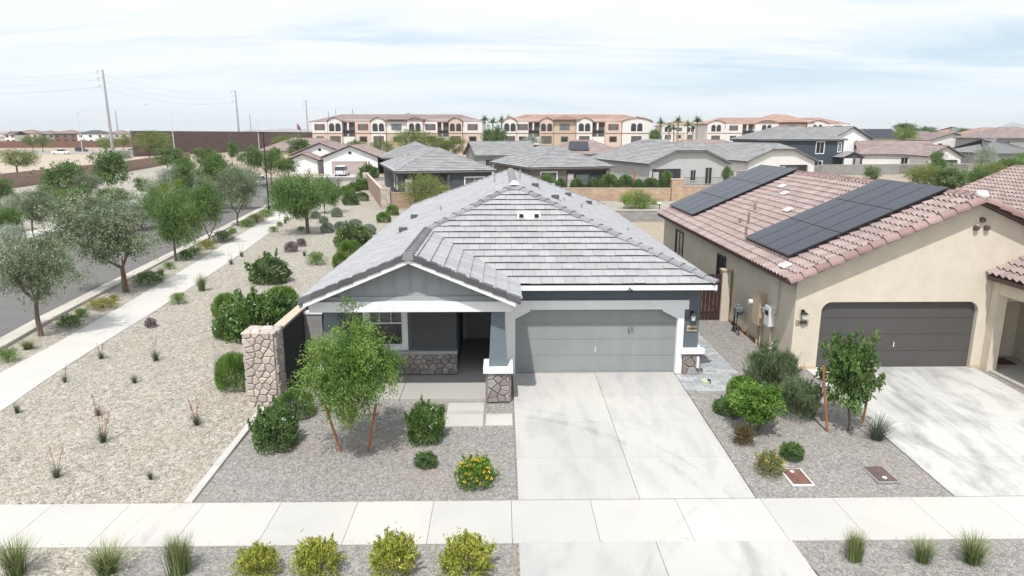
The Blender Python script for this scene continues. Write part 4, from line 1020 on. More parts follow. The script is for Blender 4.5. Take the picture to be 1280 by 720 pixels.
bg_house('wide low grey roof behind the light grey clipped gable house', (20.5, 118), 18, 13, R(6), grey_wall, roof_far, 3.0, 'hip', 'x')
bg_house('wide low pinkish roof in front of the palm trees', (31, 126), 22, 13, R(4), beige, roof_brown, 2.9, 'hip', 'x', capm=cap_pink)
bg_house('low dark grey roof in front of the orange roofed apartments', (48, 124), 22, 12, R(4), grey_wall, roof_far, 2.9, 'hip', 'x')

# two storey pair on the right
N2 = bg_house('dark blue two storey house with grey hip roof and white framed windows', (44.2, 108), 17.3, 13, R(3), flat('navy_siding', (.055, .072, .092), .8, .06, 1.5), roof_far, 5.95, 'hip', 'x', slope=.36,
    wins=[(11.6, 13.1, 3.4, 5.5, 'd'), (11.5, 13.0, .5, 2.0, 'd'), (15.8, 16.4, 3.7, 5.4, 'd'), (1.0, 3.3, 4.9, 5.6, 'n'), (4.2, 6.0, 4.9, 5.6, 'n')])
m = MB().box(15.4, 15.65, -2.3, -2.05, 0, 2.6).box(18.9, 19.15, -2.3, -2.05, 0, 2.6).box(15.2, 19.4, -2.4, .4, 2.6, 2.75)
m.build('porch_frame', char, N2)
strip = MB(); strip_tiles(strip, [[(14.9, -2.7, 2.75), (17.3, -2.7, 3.75), (17.3, .44, 3.75), (14.9, .44, 2.75)]]); strip_tiles(strip, [[(17.3, -2.7, 3.75), (19.7, -2.7, 2.75), (19.7, .44, 2.75), (17.3, .44, 3.75)]])
strip.build('porch_roof', roof_far, N2)
MB().poly_y([(15.3, 2.75), (19.3, 2.75), (17.3, 3.6)], -2.35, -2.2).build('porch_gable', char, N2)
pX = ony(1040, 170, 124).x
W2 = bg_house('white two storey gable house standing right behind the dark blue one', (pX, 124), 9.2, 18, R(5), white, roof_far, 5.9, 'gable', 'y', slope=.55, wins=[(5.4, 6.3, 3.7, 5.6, 'p'), (7.3, 8.2, 3.7, 5.6, 'p'), (5.6, 7.0, .6, 2.2, 'd')])
bg_house('white house with long pinkish brown roof and front facing patio gable', (ony(1088, 195, 116).x, 119.5), 14.5, 12, R(-12), offwhite, roof_brown, 2.95, 'gable', 'x', wins=[(7.6, 8.9, .9, 2.3, 'n')], capm=cap_pink)
bg_house('patio gable wing with open corner at the end of the long pinkish brown roof', (ony(1160, 195, 107).x, 107), 6.4, 9, R(-8), offwhite, roof_brown, 2.95, 'gable', 'y', porch=(1.2, 5.6, .1, 2.3), capm=cap_pink, slope=.6)
def far_house(label, px0, px1, Y, ez, wallm, roofm, typ='hip', ridge='x', d=14, rot=0, wins=(), slope=.38, capm=None, ov=.5):
    a = ony(px0, 180, Y).x; b = ony(px1, 180, Y).x
    return bg_house(label, (a, Y), b-a, d, rot, wallm, roofm, ez, typ, ridge, slope, wins, capm=capm, ov=ov)
far_house('grey roofed low house at the right edge behind small trees', 1232, 1300, 118, 3.2, grey_wall, roof_far, 'hip', 'x', wins=[(4, 6, .8, 2.2, 'n')])
far_house('two storey grey house with flat grey hip roof at the right edge', 1236, 1330, 150, 5.9, grey_wall, roof_brown, 'hip', 'x', wins=[(4, 5.5, 3.6, 5, 'n')])
far_house('white two storey house with stepped gables and pinkish brown roof', 1160, 1222, 165, 5.2, offwhite, roof_brown, 'gable', 'y', wins=[(3, 4.2, 3, 4.4, 'n'), (8, 9.2, 3, 4.4, 'n')], slope=.3, capm=cap_pink)
far_house('tan house with orange tiled roof on the right horizon', 1215, 1290, 230, 6.3, beige, roof_terra, 'hip', 'x', capm=cap_pink)
far_house('house with dark blue solar roof on the horizon left of the round tree', 1088, 1128, 190, 5.6, beige, flat('dark_solar_roof', (.05, .055, .08), .4), 'gable', 'x')
far_house('small red brown roofed house behind the white stepped gable house', 1148, 1176, 200, 5.0, beige, roof_terra, 'hip', 'x')
far_house('pale orange roofed house left of the far orange roof on the right', 1184, 1216, 300, 7.2, beige, roof_terra, 'hip', 'x')
wall_run('garden_wall', 'grey block wall in front of the dark blue two storey house', 'wall', [(31, 79), (52, 98), (75, 103), (112, 102)], 1.75, greyblk, kerb_c)
railing('railing', 'black railing on the grey wall left of the pinkish brown roofed house', (62, 92), (76, 96), .7, 1.2)
# white house with its garage and car at the end of the street
wh = bg_house('white house with pinkish tile roof and dusty pink double garage door', (-34.6, 103), 10.4, 16, R(2), white, roof_brown, 2.95, 'gable', 'y', capm=cap_pink, trim=flat('brown_trim', (.16, .12, .11), .8), slope=.40)
MB().box(1.9, 8.1, .38, .44, 0, 2.2).build('garage_door', flat('dusty_pink_paint', (.46, .37, .35), .7, .04), wh)
MB().box(1.7, 1.89, .3, .44, 0, 2.35).box(8.11, 8.3, .3, .44, 0, 2.35).box(1.89, 8.11, .3, .44, 2.21, 2.35).build('garage_trim', white, wh)
MB().box(4.9, 5.4, .38, .44, 3.5, 3.9).build('gable_vent', darkm, wh)
wh2 = bg_house('white house wing with wide pinkish gable left of the dusty pink garage', (-42.2, 110), 11.5, 15, R(2), white, roof_brown, 3.1, 'gable', 'y', capm=cap_pink, trim=MATS['brown_trim'], slope=.40)
MB().box(5.4, 5.9, .38, .44, 3.9, 4.3).build('gable_vent', darkm, wh2)
bg_house('small white gabled wing at the left end of the white house', (-41.2, 104.5), 6.0, 8, R(2), white, roof_brown, 2.4, 'gable', 'y', capm=cap_pink, trim=MATS['brown_trim'], slope=.40)
sheet('drive_of_white_house', [(-33.2, 94), (-26, 94), (-26.6, 103), (-33, 103)], .03, drive_c)
bg_house('low tan roofed house behind the dark trees left of the apartments', (-62, 150), 22, 14, R(3), beige, roof_brown, 2.9, 'hip', 'x', capm=cap_pink)

# ------------------------------------------------------------------ apartments
peach = flat('peach_stucco', (.60, .485, .42), .85, .05, .5); apw = flat('apartment_white', (.70, .68, .66), .85, .03, .5)
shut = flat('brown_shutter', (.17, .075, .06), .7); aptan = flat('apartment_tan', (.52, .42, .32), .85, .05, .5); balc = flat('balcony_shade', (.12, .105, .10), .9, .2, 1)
band = flat('brown_band', (.27, .15, .12), .8)
def apartment(label, Y, px0, px1, secs, roofm, hi=None, ez=10.45, name='apartment_building', depth=16, fh=3.45):
    a = ony(px0, 160, Y).x; b = ony(px1, 160, Y).x
    o = thing(name, label, 'apartments', (a, Y, 0)); w = b-a
    k = w/(px1-px0)
    MB().box(0, w, 1.0, depth, 0, ez-.1).build('wall', apw, o)
    # main hip roof and the raised middle
    def hip(x0, x1, y0, y1, z, sl, nm='roof'):
        h = (y1-y0)/2; h = min(h, (x1-x0)/2-.01); zz_ = z+h*sl; m_ = MB()
        A, B = (x0+h, (y0+y1)/2, zz_), (x1-h, (y0+y1)/2, zz_)
        for p in ([(x0, y0, z), (x1, y0, z), B, A], [(x1, y0, z), (x1, y1, z), B], [(x1, y1, z), (x0, y1, z), A, B], [(x0, y1, z), (x0, y0, z), A]):
            flat_tiles(m_, [p], .8, 2.4, .03, .08, .5)
        r_ = m_.build(nm, roofm, o)
        MB().hexa([(x0, y0, z-.25), (x1, y0, z-.25), (x1, y1, z-.25), (x0, y1, z-.25)], [(x0, y0, z), (x1, y0, z), (x1, y1, z), (x0, y1, z)]).build('fascia', band, r_)
    hip(-.8, w+.8, .2, depth+.6, ez, .28)
    if hi: hip(hi[0]*w, hi[1]*w, -.9, depth-1, ez+.6, .36, 'raised_roof')
    for (f0, f1, kind, cu_, cl_) in secs:
        x0, x1 = f0*w, f1*w; y0 = {'arch': -.6, 'balc': .9}.get(kind, 0.0)
        cu = {'w': apw, 'p': peach, 't': aptan}[cu_]; clr = {'w': apw, 'p': peach, 't': aptan}[cl_]
        if kind == 'balc':
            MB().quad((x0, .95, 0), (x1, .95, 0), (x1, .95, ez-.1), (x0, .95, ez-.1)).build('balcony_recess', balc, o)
            MB().box(x0, x1, -.2, .9, 3.6, 7.0 - 1.0).build('balcony_wall', cu, o)
            MB().box(x0+.1, x1-.1, -.15, -.05, 7.0, 7.9).build('balcony_rail', darkm, o)
            MB().box(x0+(x1-x0)*.35, x0+(x1-x0)*.5, .3, .6, 6.1, ez-.1).build('post', cu, o)
            continue
        MB().box(x0, x1, y0, .999, 7.0, ez-.1).build('bay_upper', cu, o)
        MB().box(x0, x1, y0, .999, 0, 6.998).build('bay_lower', clr, o)
        MB().box(x0-.03, x1+.03, y0-.08, y0-.001, 6.9, 7.12).build('band', band, o)
        c = (x0+x1)/2
        if kind == 'arch':
            m_ = MB(); zt = ez-.1
            m_.poly_y([(x0, zt), (x1, zt), (x1-.2, zt+.35), (c+(x1-c)*.5, zt+.95), (c, zt+1.2), (c-(c-x0)*.5, zt+.95), (x0+.2, zt+.35)], y0, y0+1.5); m_.build('arched_gable', cu, o)
            arc = [(x0-.3, zt), (x0, zt+.45), (c-(c-x0)*.5, zt+1.1), (c, zt+1.4), (c+(x1-c)*.5, zt+1.1), (x1, zt+.45), (x1+.3, zt)]
            m_ = MB()
            for (xa, za), (xb, zb) in zip(arc, arc[1:]): m_.hexa([(xa, y0-.35, za-.02), (xb, y0-.35, zb-.02), (xb, y0+4, zb-.02), (xa, y0+4, za-.02)], [(xa, y0-.35, za+.2), (xb, y0-.35, zb+.2), (xb, y0+4, zb+.2), (xa, y0+4, za+.2)])
            m_.build('bay_roof', roofm, o)
            for dx in (-.95, .95):
                pts_ = [(c+dx-.62, 7.75), (c+dx+.62, 7.75), (c+dx+.62, 9.2)]+[(c+dx+.62*math.cos(t_), 9.2+.62*math.sin(t_)) for t_ in (math.pi*.25, math.pi*.5, math.pi*.75)]+[(c+dx-.62, 9.2)]
                f_ = MB().poly_y([(c+(q-c-dx)*1.22+dx*1.0 if 0 else (c+dx)+(q-c-dx)*1.25, 8.6+(z_-8.6)*1.14) for q, z_ in pts_], y0-.05, y0-.002).build('arched_window', shut if cu_ != 'w' else darkm, o)
                MB().poly_y(pts_, y0-.07, y0-.051).build('pane', glassm, f_)
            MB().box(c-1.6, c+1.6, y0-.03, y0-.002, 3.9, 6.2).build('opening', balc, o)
        else:
            n_ = max(1, int((x1-x0)/5.2))
            for q in range(n_):
                cc = x0+(x1-x0)*(q+.5)/n_
                f_ = MB().box(cc-1.55, cc+1.55, y0-.07, y0-.002, 7.95, 9.75).build('window', shut if kind == 'shut' else MATS['grey_fascia'], o)
                MB().box(cc-.85, cc+.85, y0-.09, y0-.071, 8.05, 9.65).build('pane', glassl, f_)
                f_ = MB().box(cc-1.15, cc+1.15, y0-.07, y0-.002, 4.4, 6.1).build('window', shut if kind == 'shut' else MATS['grey_fascia'], o)
                MB().box(cc-.9, cc+.9, y0-.09, y0-.071, 4.6, 5.9).build('pane', glassm, f_)
    return o
S1 = [(0, .09, 'shut', 'w', 'p'), (.095, .178, 'arch', 'w', 'p'), (.18, .25, 'balc', 'w', 'w'), (.252, .345, 'shut', 'p', 'p'), (.348, .432, 'arch', 'w', 'w'), (.435, .555, 'win', 'w', 't'), (.558, .65, 'arch', 'w', 'w'), (.653, .735, 'shut', 'w', 'p'), (.737, .80, 'balc', 'w', 'w'), (.803, .882, 'arch', 'p', 'p'), (.885, 1.0, 'shut', 'w', 'p')]
S2 = [(0, .09, 'arch', 'w', 'w'), (.093, .17, 'shut', 'w', 'w'), (.172, .245, 'balc', 'w', 'w'), (.248, .335, 'arch', 'p', 't'), (.338, .49, 'win', 't', 't'), (.493, .60, 'arch', 'w', 'w'), (.603, .685, 'balc', 'w', 'p'), (.688, .80, 'shut', 'p', 'p'), (.803, .995, 'arch', 'w', 'w')]
apartment('three storey white and peach apartment block with brown roof at far left centre', 193, 390, 603, S1, roof_brown, (.44, .66))
apartment('three storey apartment block with pinkish terracotta roof behind the central houses', 193, 629, 814, S2, roof_terra, (.34, .52))
S3 = [(0, .12, 'arch', 'w', 'w'), (.125, .25, 'shut', 'w', 'w'), (.255, .33, 'balc', 'w', 'w'), (.335, .5, 'arch', 'w', 'w'), (.505, .7, 'win', 'p', 't'), (.705, .85, 'arch', 'w', 'w'), (.855, 1, 'shut', 'w', 'w')]
apartment('apartment block with long orange roof rising behind the dark blue house', 232, 884, 1060, S3, roof_terra, (.35, .75), ez=10.3)
apartment('small far apartment block seen between the palm trees', 330, 828, 884, [(0, .25, 'arch', 'w', 'w'), (.25, .5, 'win', 'w', 'p'), (.5, .75, 'arch', 'w', 'w'), (.75, 1, 'win', 'w', 'p')], roof_terra, None, ez=10.6)
# distant two storey houses at far left
def two_storey(label, px0, px1, Y, wallm, roofm, ez, n=3):
    a = ony(px0, 170, Y).x; b = ony(px1, 170, Y).x; w_ = b-a
    return bg_house(label, (a, Y), w_, 14, 0, wallm, roofm, ez, 'hip', 'x', .30, wins=[(w_*(i+.3)/n, w_*(i+.3)/n+1.8, 4.2, 5.8, 'n') for i in range(n)]+[(w_*(i+.3)/n, w_*(i+.3)/n+2.2, .8, 2.8, 'n') for i in range(n)], capm=MATS['brown_fascia'], tiles=False)
rb = flat('far_brown_roof', (.22, .17, .15), .9, .1, .3)
two_storey('far white two storey house at the left edge behind the reddish wall', 4, 18, 420, offwhite, rb, 6.0, 2)
two_storey('far tan two storey house with wide brown roof, second from the left edge', 15, 47, 440, beige, rb, 6.9, 4)
two_storey('far grey two storey house in the middle of the left horizon row', 42, 68, 445, grey_wall, rb, 6.6, 3)
two_storey('far dark brown two storey house in the left horizon row', 66, 96, 440, flat('dark_brown_wall', (.17, .11, .09), .9), rb, 6.8, 3)
two_storey('far white two storey house with dark roof left of the tall utility pole', 95, 131, 430, white, flat('dark_roof', (.07, .075, .085), .8), 6.6, 3)
two_storey('far tan house just right of the tall utility pole', 131, 160, 470, beige, rb, 6.6, 3)
# far town as one mass
mb = MB(); mr = random.Random(3)
for i in range(330):
    Y = mr.uniform(430, 1800); pxx = mr.choice([mr.uniform(-60, 400), mr.uniform(560, 1340), mr.uniform(-60, 1340)]); p = ony(pxx, 166, Y)
    w_ = mr.uniform(10, 22); h_ = mr.uniform(3.5, 7.2); mb.box(p.x, p.x+w_, Y, Y+12, 0, h_*.7, mr.random())
    mb.hexa([(p.x-.5, Y-.5, h_*.7), (p.x+w_+.5, Y-.5, h_*.7), (p.x+w_+.5, Y+12.5, h_*.7), (p.x-.5, Y+12.5, h_*.7)], [(p.x+3, Y+5, h_), (p.x+w_-3, Y+5, h_), (p.x+w_-3, Y+6, h_), (p.x+3, Y+6, h_)], mr.random())
ft = mb.build('distant_town', tilemat('far_town_walls', (.22, .17, .15), (.60, .56, .52))); ft['kind'] = 'stuff'; ft['label'] = 'low houses of the far town along the horizon'; ft['category'] = 'town'

# mountains
def ridge(name, px0, px1, Y, peak, seed, n=90):
    rs = random.Random(seed); a = ony(px0, 166, Y).x; b = ony(px1, 166, Y).x; vs = []; fs = []
    for i in range(n+1):
        t = i/n; x = a+(b-a)*t; env = math.sin(math.pi*t)**.7
        h = peak*env*(.55+.45*noise.noise(Vector((t*5, seed, 0)))+.22*noise.noise(Vector((t*17, seed, 3))))
        vs += [(x, Y-900*env-60, -30), (x, Y, max(h, 0)), (x, Y+500, -30)]
    for i in range(n):
        k = i*3; fs += [(k, k+3, k+4, k+1), (k+1, k+4, k+5, k+2)]
    return struct(MB().add(vs, fs).build(name, flat('mountain_rock', (.22, .20, .20), .95, .2, .0008), smooth=True))
ridge('mountain_range', 1140, 1420, 8000, 175, 3); ridge('mountain_range', 930, 1180, 8600, 105, 9); ridge('mountain_range', 290, 470, 8600, 115, 5); ridge('mountain_range', 560, 960, 8900, 60, 12); ridge('mountain_range', -120, 260, 8900, 50, 15)

# ================================================================== POLES, LAMPS, WIRES, VEHICLES
galv = flat('galvanised', (.36, .36, .36), .6, .06); lampgrey = flat('pale_pole', (.62, .62, .62), .5, .03)
def util_pole(label, pb, pt, Y, r0, arms, group='steel transmission poles'):
    b = ony(pb[0], pb[1], Y); tt = ony(pt[0], pt[1], Y)
    o = thing('utility_pole', label, 'utility pole', (b.x, Y, 0), 0, group)
    h = tt.z
    MB().tube([(b.x, Y, 0), (tt.x*.0+b.x, Y, h)], [r0, r0*.45], 10).build('pole', galv, o, world=True)
    for k in range(arms):
        z = h-.6-k*h*.085
        MB().tube([(b.x, Y, z), (b.x-1.9, Y, z+.35)], .09, 6).build('cross_arm', galv, o, world=True)
        MB().tube([(b.x-1.9, Y, z+.35), (b.x-1.9, Y, z-.7)], .10, 6).build('insulator', steel, o, world=True)
    return b.x, h
p1 = util_pole('tallest steel transmission pole, nearest one left of the dark brown wall', (140, 180), (130, 87), 225, .55, 3)
p2 = util_pole('second steel transmission pole, above the dark brown wall', (299, 170), (296, 113), 330, .6, 3)
p3 = util_pole('third steel transmission pole, beside the small flag left of the apartments', (385, 167), (382, 125), 440, .65, 2)
for i, (a, b_, Y, r_, la) in enumerate((((148, 170), (145, 138), 420, .5, 'thin far pole just right of the tallest transmission pole'), ((314, 166), (313, 142), 520, .5, 'thin far pole right of the second transmission pole'), ((412, 166), (411, 139), 560, .5, 'leftmost of three thin poles rising behind the left apartment roof'), ((421, 166), (420, 137), 570, .5, 'middle one of three thin poles rising behind the left apartment roof'), ((442, 166), (441, 136), 560, .5, 'rightmost of three thin poles rising behind the left apartment roof'))):
    x_ = ony(a[0], a[1], Y); t_ = ony(b_[0], b_[1], Y); tagm(MB().tube([(x_.x, Y, 0), (x_.x, Y, t_.z)], [r_, r_*.6], 6).build('utility_pole', galv), la, 'utility pole')
def sag(p, q, dz, n=14): return [tuple(Vector(p).lerp(Vector(q), i/n)-Vector((0, 0, dz*4*(i/n)*(1-i/n)))) for i in range(n+1)]
wire = flat('wire_grey', (.40, .41, .43), .6, 0)
for k in range(3):
    z1_ = p1[1]-.9-k*p1[1]*.085; z2_ = p2[1]-.9-k*p2[1]*.085
    tagm(MB().tube(sag((p1[0]-1.9, 225, z1_), (p2[0]-1.9, 330, z2_), 3), .03, 4).build('power_line', wire), ['highest', 'middle', 'lowest'][k]+' power line between the two nearest transmission poles', 'power line')
    tagm(MB().tube(sag((p1[0]-1.9, 225, z1_), (p1[0]-75, 190, z1_-1+k*.2), 3), .03, 4).build('power_line', wire), ['highest', 'middle', 'lowest'][k]+' power line leaving the tallest pole towards the left edge', 'power line')
def st_lamp(label, base, top, Y, side, arm, mat=lampgrey, r=.10):
    b = ony(base[0], base[1], Y); tt = ony(top[0], top[1], Y); h = tt.z
    o = thing('street_lamp', label, 'street lamp', (b.x, Y, 0))
    MB().tube([(b.x, Y, 0), (b.x, Y, h)], [r*1.3, r*.8], 8).build('pole', mat, o, world=True)
    MB().tube([(b.x, Y, h-.2), (b.x+side*arm*.5, Y, h+arm*.17), (b.x+side*arm, Y, h+arm*.2)], [.06, .05, .04], 6).build('arm', mat, o, world=True)
    MB().tube([(b.x+side*arm, Y, h+arm*.2), (b.x+side*(arm+.8), Y, h+arm*.2-.03)], [.10, .14], 8).build('lamp_head', mat, o, world=True)
st_lamp('pale street lamp by the arterial road left of the tallest pole', (103, 188), (98, 141), 225, 1, 3.2)
st_lamp('pale street lamp with long curved arm in front of the dark brown wall', (219, 195), (212, 136), 168, -1, 6)
st_lamp('thin pale street lamp behind the black lamp post', (325, 196), (322, 145), 200, 1, .6, r=.09)
st_lamp('pale street lamp far away above the middle of the dark brown wall', (238, 166), (234, 146), 420, 1, 6)
bl = ongr(336.5, 264)
o = thing('street_lamp', 'black lamp post standing beside the side path', 'street lamp', (bl.x, bl.y, 0))
MB().tube([(bl.x, bl.y, 0), (bl.x, bl.y, .5), (bl.x, bl.y, .52), (bl.x, bl.y, 7.1)], [.12, .11, .07, .05], 10).build('pole', darkm, o, world=True)
MB().box(bl.x-.45, bl.x+.12, bl.y-.12, bl.y+.12, 7.1, 7.2).build('lamp_head', darkm, o, world=True)
o = thing('street_lamp', 'short black lamp post in front of the left apartments', 'street lamp', (-28.6, 130, 0))
MB().tube([(-28.6, 130, 0), (-28.6, 130, 6.3)], [.12, .07], 8).build('pole', darkm, o, world=True); MB().frustum(-28.6, 130, .6, .6, .2, .2, 6.3, 6.6).build('lamp_head', darkm, o, world=True)
fx = ony(371, 158, 400)
o = thing('flag', 'small drooping red and blue flag on a thin pole left of the apartments', 'flag', (fx.x, 400, 0))
MB().tube([(fx.x, 400, 0), (fx.x, 400, 13.5)], .14, 6).build('pole', lampgrey, o, world=True)
MB().hexa([(fx.x+.1, 400, 9.2), (fx.x+2.6, 400, 8.2), (fx.x+2.6, 400.1, 8.2), (fx.x+.1, 400.1, 9.2)], [(fx.x+.1, 400, 12.8), (fx.x+2.0, 400, 10.6), (fx.x+2.0, 400.1, 10.6), (fx.x+.1, 400.1, 12.8)]).build('cloth', flat('flag_cloth', (.22, .08, .10), .9, .6, .8), o, world=True)

tyre = flat('tyre', (.02, .02, .02), .9); redl = flat('tail_light', (.35, .02, .02), .3)
def car(label, x, y, rot, paint, typ='suv', cat='car'):
    o = thing('parked_car' if typ != 'pickup' else 'pickup_truck', label, cat, (x, y, 0), rot)
    Ln, Wd, Ht = {'suv': (4.7, 1.85, 1.7), 'sedan': (4.7, 1.8, 1.42), 'pickup': (5.7, 1.95, 1.85)}[typ]
    def loft(secs, name, mat, par):
        m = MB(); 
        rings = []
        for (xx, zb, zt, wb, wt) in secs: rings.append([(xx, -wb, zb), (xx, -wb*1.0, zb+(zt-zb)*.55), (xx, -wt, zt), (xx, wt, zt), (xx, wb, zb+(zt-zb)*.55), (xx, wb, zb)])
        vs = [v for r in rings for v in r]; n = 6; fs = [tuple(range(n)), tuple(range((len(rings)-1)*n, len(rings)*n))]
        for i in range(len(rings)-1):
            for k in range(n): fs.append((i*n+k, i*n+(k+1) % n, (i+1)*n+(k+1) % n, (i+1)*n+k))
        m.add(vs, fs); return m.build(name, mat, par, bevel=.04)
    hw_ = Wd/2; bz = Ht*.56
    loft([(-Ln/2, .45, bz*.85, hw_*.85, hw_*.8), (-Ln/2+.15, .28, bz, hw_, hw_*.93), (0, .25, bz, hw_, hw_*.95), (Ln/2-1.1, .25, bz*.98, hw_, hw_*.92), (Ln/2-.15, .28, bz*.82, hw_*.95, hw_*.85), (Ln/2, .4, bz*.7, hw_*.8, hw_*.75)], 'body', paint, o)
    if typ == 'suv': c0, c1, c2, c3 = -Ln/2+.1, -Ln/2+.45, .45, 1.15
    elif typ == 'sedan': c0, c1, c2, c3 = -Ln/2+.55, -1.1, .4, 1.15
    else: c0, c1, c2, c3 = -.75, -.55, .75, 1.3
    cab = loft([(c0, bz-.02, bz+.02, hw_*.9, hw_*.88), (c1, bz-.02, Ht-.06, hw_*.9, hw_*.74), (c2, bz-.02, Ht-.06, hw_*.9, hw_*.74), (c3, bz-.02, bz+.02, hw_*.9, hw_*.86)], 'windows', glassm, o)
    m = MB().hexa([(c1-.02, -hw_*.76, Ht-.075), (c2+.02, -hw_*.76, Ht-.075), (c2+.02, hw_*.76, Ht-.075), (c1-.02, hw_*.76, Ht-.075)], [(c1+.05, -hw_*.68, Ht), (c2-.05, -hw_*.68, Ht), (c2-.05, hw_*.68, Ht), (c1+.05, hw_*.68, Ht)])
    for sx_ in (-1, 1):
        for xx in ((c1+c2)/2,) if typ != 'suv' else ((c1+c2)/2-.5, (c1+c2)/2+.35): m.hexa([(xx-.05, sx_*hw_*.925, bz-.01), (xx+.05, sx_*hw_*.925, bz-.01), (xx+.05, sx_*hw_*.90, bz-.01), (xx-.05, sx_*hw_*.90, bz-.01)], [(xx-.05, sx_*hw_*.77, Ht-.07), (xx+.05, sx_*hw_*.77, Ht-.07), (xx+.05, sx_*hw_*.74, Ht-.07), (xx-.05, sx_*hw_*.74, Ht-.07)])
    m.build('roof', paint, o)
    if typ == 'pickup': MB().box(-Ln/2+.2, -.8, -hw_*.8, hw_*.8, bz+.002, bz+.01).build('bed', darkm, o)
    for sx_ in (-1, 1):
        for xx in (-Ln/2+.95, Ln/2-.95):
            w_ = MB().tube([(xx, sx_*(hw_-.22), .34), (xx, sx_*(hw_+.012), .34)], .34, 16).build('wheel', tyre, o); MB().tube([(xx, sx_*(hw_+.013), .34), (xx, sx_*(hw_+.02), .34)], .2, 10).build('rim', steel, w_)
        MB().box(-Ln/2-.02, -Ln/2+.06, sx_*hw_*.62, sx_*hw_*.84, bz*.62, bz*.9).build('tail_light', redl, o)
        MB().box(Ln/2-.16, Ln/2-.01, sx_*hw_*.5, sx_*hw_*.76, bz*.55, bz*.70).build('headlight', lampglass, o)
        MB().box(.85, 1.0, sx_*hw_, sx_*(hw_+.18), bz, bz+.14).build('wing_mirror', paint, o)
    return o
cwh = flat('car_white', (.78, .79, .80), .25, .02, spec=.6); cdk = flat('car_dark', (.03, .05, .06), .25, .02, spec=.6); cgr = flat('car_silver', (.42, .43, .45), .3, .02, spec=.6)
car('white suv parked in front of the dusty pink garage door', -30.0, 99.2, R(92), cwh)
car('white car parked beside the far kerb behind the black lamp post', -36.4, 76.5, R(100), cwh, 'sedan')
car('white pickup truck driving on the far arterial road', -152.5, 219.5, R(-4), cwh, 'pickup', 'pickup truck')
car('dark teal suv on the far arterial road beside the pale lamp', -166, 254, R(-4), cdk)
car('silver car on the arterial road beside the end of the dark brown wall', -142, 246, R(-4), cgr, 'sedan')

# utility covers in the right bed
for lab, (px_, py_), rr in (('rusty utility cover with white frame set in the grey gravel, nearer the driveway', (995.5, 599.5), 0.06), ('dark brown utility cover set in the grey gravel, nearer the other driveway', (1100, 596), 0.02)):
    p = ongr(px_, py_); z = gh(p.y)+.034
    o = thing('utility_cover', lab, 'utility cover', (p.x, p.y, z))
    MB().box(-.24, .24, -.36, .36, 0, .035).build('frame', pvc if rr > .05 else steel, o)
    MB().box(-.20, .20, -.32, .32, .035, .05).build('lid', flat('rusty_lid%d' % int(rr*100), (.17, .085, .065) if rr > .05 else (.12, .085, .075), .8, .35, 9), o)
    MB().cyl((-.02, .2 if rr > .05 else -.2, .05), .05, .012, 12).build('reader_cap', pvc, o)
# patio things of the light grey house
o = thing('parasol', 'closed red parasol on the patio of the light grey house', 'parasol', (19.2, 70.6, 0))
MB().tube([(19.2, 70.2, 0), (19.2, 70.2, 2.3)], .04).build('pole', darkm, o, world=True); MB().tube([(19.2, 70.2, .8), (19.2, 70.2, 1.5), (19.2, 70.2, 2.25)], [.30, .24, .05], 9).build('canopy', flat('red_fabric', (.5, .03, .04), .8), o, world=True)
o = thing('post', 'rust brown timber post rising out of the hedge bushes', 'post', (13.0, 62, 0))
MB().box(12.9, 13.1, 61.9, 62.1, 0, 2.8).build('post', stakewood, o, world=True)
o = thing('garden_light', 'small black path light on the low grey wall between the roofs', 'garden light', (10.2, 36.4, .97))
MB().tube([(10.2, 36.5, .9), (10.2, 36.5, 1.5)], .03).build('stem', darkm, o, world=True); MB().frustum(10.2, 36.5, .4, .3, .2, .2, 1.5, 1.6).build('lamp_head', lampgrey, o, world=True)

# ================================================================== PLANTS
lf_dk = leafmat('leaf_dark', (.05, .095, .03), (.115, .195, .065), (.24, .34, .12))
lf_olive = leafmat('leaf_grey_olive', (.10, .135, .075), (.19, .235, .14), (.33, .375, .245))
lf_mid = leafmat('leaf_mid', (.055, .105, .028), (.115, .20, .055), (.22, .33, .10))
lf_lime = leafmat('leaf_lime', (.09, .15, .025), (.16, .25, .045), (.26, .36, .08))
lf_pv = leafmat('leaf_palo_verde', (.10, .135, .03), (.18, .23, .06), (.28, .32, .10))
lf_young = leafmat('leaf_young', (.06, .13, .02), (.13, .25, .04), (.27, .39, .09))
lf_fine = leafmat('leaf_fine', (.065, .13, .022), (.14, .25, .045), (.29, .39, .10))
lf_grey = leafmat('leaf_silver', (.22, .26, .21), (.34, .39, .31), (.48, .52, .43))
lf_feather = leafmat('leaf_feather', (.075, .145, .025), (.15, .265, .05), (.26, .38, .10))
lf_yel = leafmat('leaf_yellow', (.20, .24, .035), (.34, .38, .06), (.52, .50, .12))
lf_grass = leafmat('grass_blade', (.08, .13, .035), (.19, .25, .08), (.50, .46, .27))
lf_hesp = leafmat('yucca_blade', (.06, .09, .06), (.12, .165, .11), (.28, .28, .19))
lf_purple = leafmat('leaf_purple', (.17, .14, .155), (.29, .25, .27), (.42, .37, .38))
lf_red = leafmat('leaf_reddish', (.07, .08, .03), (.14, .12, .05), (.26, .14, .09))
lf_fadedlan = leafmat('leaf_faded', (.11, .14, .04), (.22, .24, .09), (.36, .33, .17))
fl_white = leafmat('petal_white', (.7, .7, .68), (.8, .8, .78), (.85, .85, .83), .1)
fl_yel = leafmat('petal_yellow', (.62, .42, .02), (.75, .55, .03), (.80, .64, .06), .1)
fl_red = leafmat('stalk_red', (.30, .10, .10), (.38, .14, .13), (.46, .22, .19), .1)
fl_brown = leafmat('stalk_brown', (.16, .12, .09), (.22, .17, .13), (.28, .22, .17), .1)

